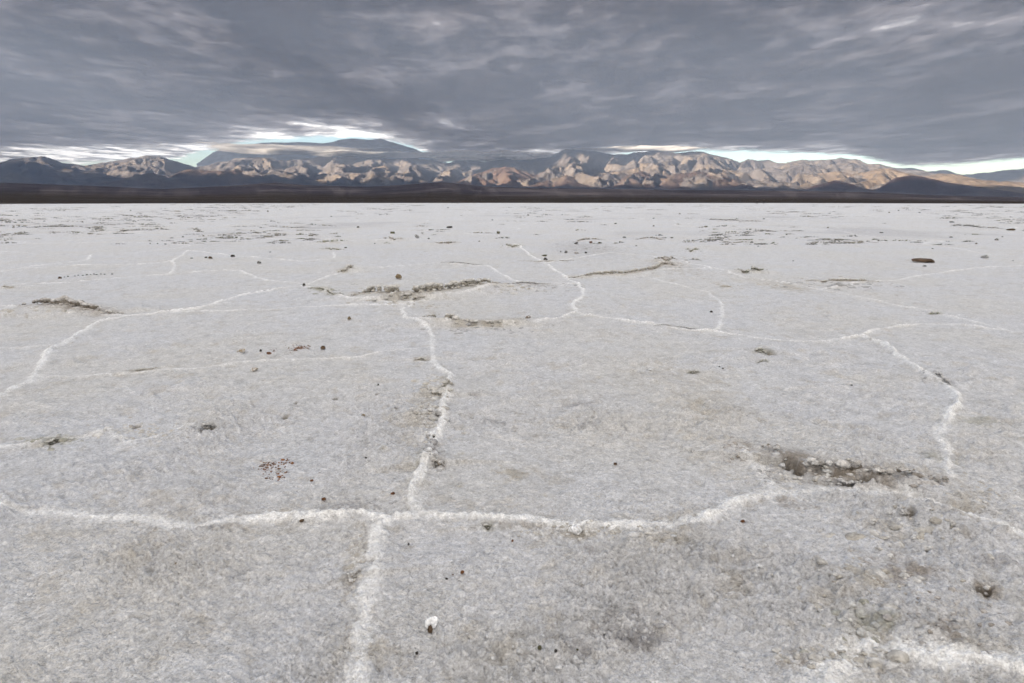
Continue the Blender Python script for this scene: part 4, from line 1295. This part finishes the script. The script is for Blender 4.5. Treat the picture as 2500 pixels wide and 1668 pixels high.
def person(u, v, rot, label, pose, jc, tc, hgt=1.72):
    x, y = gpt(u, v)
    e = bpy.data.objects.new("person", None)
    C.objects.link(e)
    e.location = (x, y, ground_z(x, y))
    e.rotation_euler = (0, 0, rot)
    e.scale = (hgt / 1.72,) * 3
    tag(e, label, "person", "walkers far out on the salt flat")
    V3 = Vector
    stride = pose.get('stride', 0.0); spread = pose.get('spread', .10); lean = pose.get('lean', 0.0)
    hip = V3((0, 0, .92)); ch = V3((0, lean * .35, 1.28)); nk = V3((0, lean * .5, 1.46)); hd = V3((0, lean * .6 + .01, 1.58)); top = V3((0, lean * .6, 1.66))
    J = [(hip, (.14, .10)), (ch, (.16, .11)), (nk, .055), (hd, (.078, .095)), (top, (.06, .07))]
    E = [(0, 1), (1, 2), (2, 3), (3, 4)]
    arms, legs = [], []
    for s, key in ((-1, 'armL'), (1, 'armR')):
        sh = V3((s * .19, lean * .45, 1.40))
        el, wr = pose.get(key, (V3((s * .26, lean * .4 - .02, 1.12)), V3((s * .27, lean * .4 + .10, .88))))
        hn = wr + (wr - el).normalized() * .09
        i = len(J)
        J += [(sh, .058), (el, .042), (wr, .028), (hn, (.038, .02))]
        E += [(1, i), (i, i + 1), (i + 1, i + 2), (i + 2, i + 3)]
        fw = (wr - el).normalized(); side = V3((0, 1, 0)) if abs(fw.y) < .8 else V3((0, 0, 1))
        for q in range(5):                                  # four fingers and the thumb
            b = hn + side * (.017 * (q - 1.5)) if q < 4 else wr + side * .035
            L_ = (.075, .085, .08, .065, .055)[q]
            dirn = fw if q < 4 else (fw + side * .8).normalized()
            j = len(J)
            J += [(b + dirn * L_ * .5, .009), (b + dirn * L_ * .9 + V3((-s * .012, 0, 0)), .007)]
            E += [(i + 3 if q < 4 else i + 2, j), (j, j + 1)]
        arms.append((sh, el, wr))
    for s in (-1, 1):
        hp = V3((s * .09, 0, .88)); f = stride * s
        kn = V3((s * (spread * .8 + .02), f * .5 + .03, .49)); an = V3((s * (spread + .01), f - (.04 if f < 0 else 0), .09)); to = an + V3((0, .17, -.055))
        i = len(J)
        J += [(hp, .085), (kn, .058), (an, .04), (to, (.042, .03))]
        E += [(0, i), (i, i + 1), (i + 1, i + 2), (i + 2, i + 3)]
        legs.append((hp, kn, an, to))
    skinned("body", J, E, M_skin, e)
    # hair
    skinned("hair", [(hd + V3((0, -.045, .03)), (.085, .07)), (top + V3((0, -.01, .012)), (.075, .085))], [(0, 1)], M_hair, e)
    jj = [(hip + V3((0, 0, -.04)), (.215, .17)), (ch, (.245, .19)), (V3((0, lean * .48, 1.43)), (.09, .085))]
    je = [(0, 1), (1, 2)]
    for sh, el, wr in arms:
        i = len(jj)
        jj += [(sh, .095), (el, .08), (wr, .055)]
        je += [(1, i), (i, i + 1), (i + 1, i + 2)]
    skinned("jacket", jj, je, CLOTH[jc], e)
    tj = [(hip + V3((0, 0, -.02)), (.165, .125))]
    te = []
    for hp, kn, an, to in legs:
        i = len(tj)
        tj += [(hp, .125), (kn, .10), (an + V3((0, 0, .02)), .08)]
        te += [(0, i), (i, i + 1), (i + 1, i + 2)]
    skinned("trousers", tj, te, CLOTH[tc], e)
    for hp, kn, an, to in legs:
        skinned("shoe", [(an + V3((0, -.03, -.03)), (.05, .05)), (to + V3((0, 0, .005)), (.05, .035)), (to + V3((0, .06, 0)), (.04, .03))], [(0, 1), (1, 2)], CLOTH['black'], e)
    return e


V3 = Vector
person(1104, 497.1, 2.9, "person in black at the left end of the row of four walkers", dict(stride=.12), 'black', 'black', 1.74)
person(1109.2, 497.0, .5, "person in dark clothes, second from the left in the row of four walkers", dict(stride=.22, lean=.2), 'charcoal', 'black', 1.66)
person(1113.8, 496.9, 3.3, "shortest person in dark clothes, third from the left in the row of four walkers", dict(stride=.05), 'black', 'navy', 1.60)
person(1118.3, 497.2, 2.6, "tall person in navy at the right end of the row of four walkers", dict(stride=.10), 'navy', 'navy', 1.88)
person(1848, 498.1, -1.1, "person in dark clothes leaning forward with legs wide apart, left of the pair", dict(stride=.34, lean=.55, armL=(V3((-.22, .42, 1.18)), V3((-.16, .62, 1.22))), armR=(V3((.22, .42, 1.18)), V3((.16, .62, 1.22)))), 'charcoal', 'black', 1.70)
person(1864.6, 498.4, .35, "person in black with both elbows raised, right of the pair", dict(stride=.18, spread=.13, armL=(V3((-.36, .14, 1.50)), V3((-.14, .24, 1.62))), armR=(V3((.36, .14, 1.50)), V3((.14, .24, 1.62)))), 'black', 'black', 1.84)
# ------------------------------------------------------------------ haze
hm = bpy.data.materials.new("haze")
hm.use_nodes = True
hm.node_tree.nodes.clear()
ho = hm.node_tree.nodes.new("ShaderNodeOutputMaterial")
hv = hm.node_tree.nodes.new("ShaderNodeVolumePrincipled")
hv.inputs["Color"].default_value = (.60, .74, .98, 1)
hv.inputs["Density"].default_value = 2.4e-5
hv.inputs["Anisotropy"].default_value = 0.0
hm.node_tree.links.new(hv.outputs[0], ho.inputs["Volume"])
hb = bmesh.new()
bmesh.ops.create_cube(hb, size=1.0)
for v in hb.verts:
    v.co = ((v.co.x) * 60000, v.co.y * 60000, -60 + (v.co.z + .5) * (2740 + 60))
hme = bpy.data.meshes.new("haze")
hb.to_mesh(hme)
hme.materials.append(hm)
haze = bpy.data.objects.new("haze", hme)
C.objects.link(haze)
tag(haze, kind='stuff')
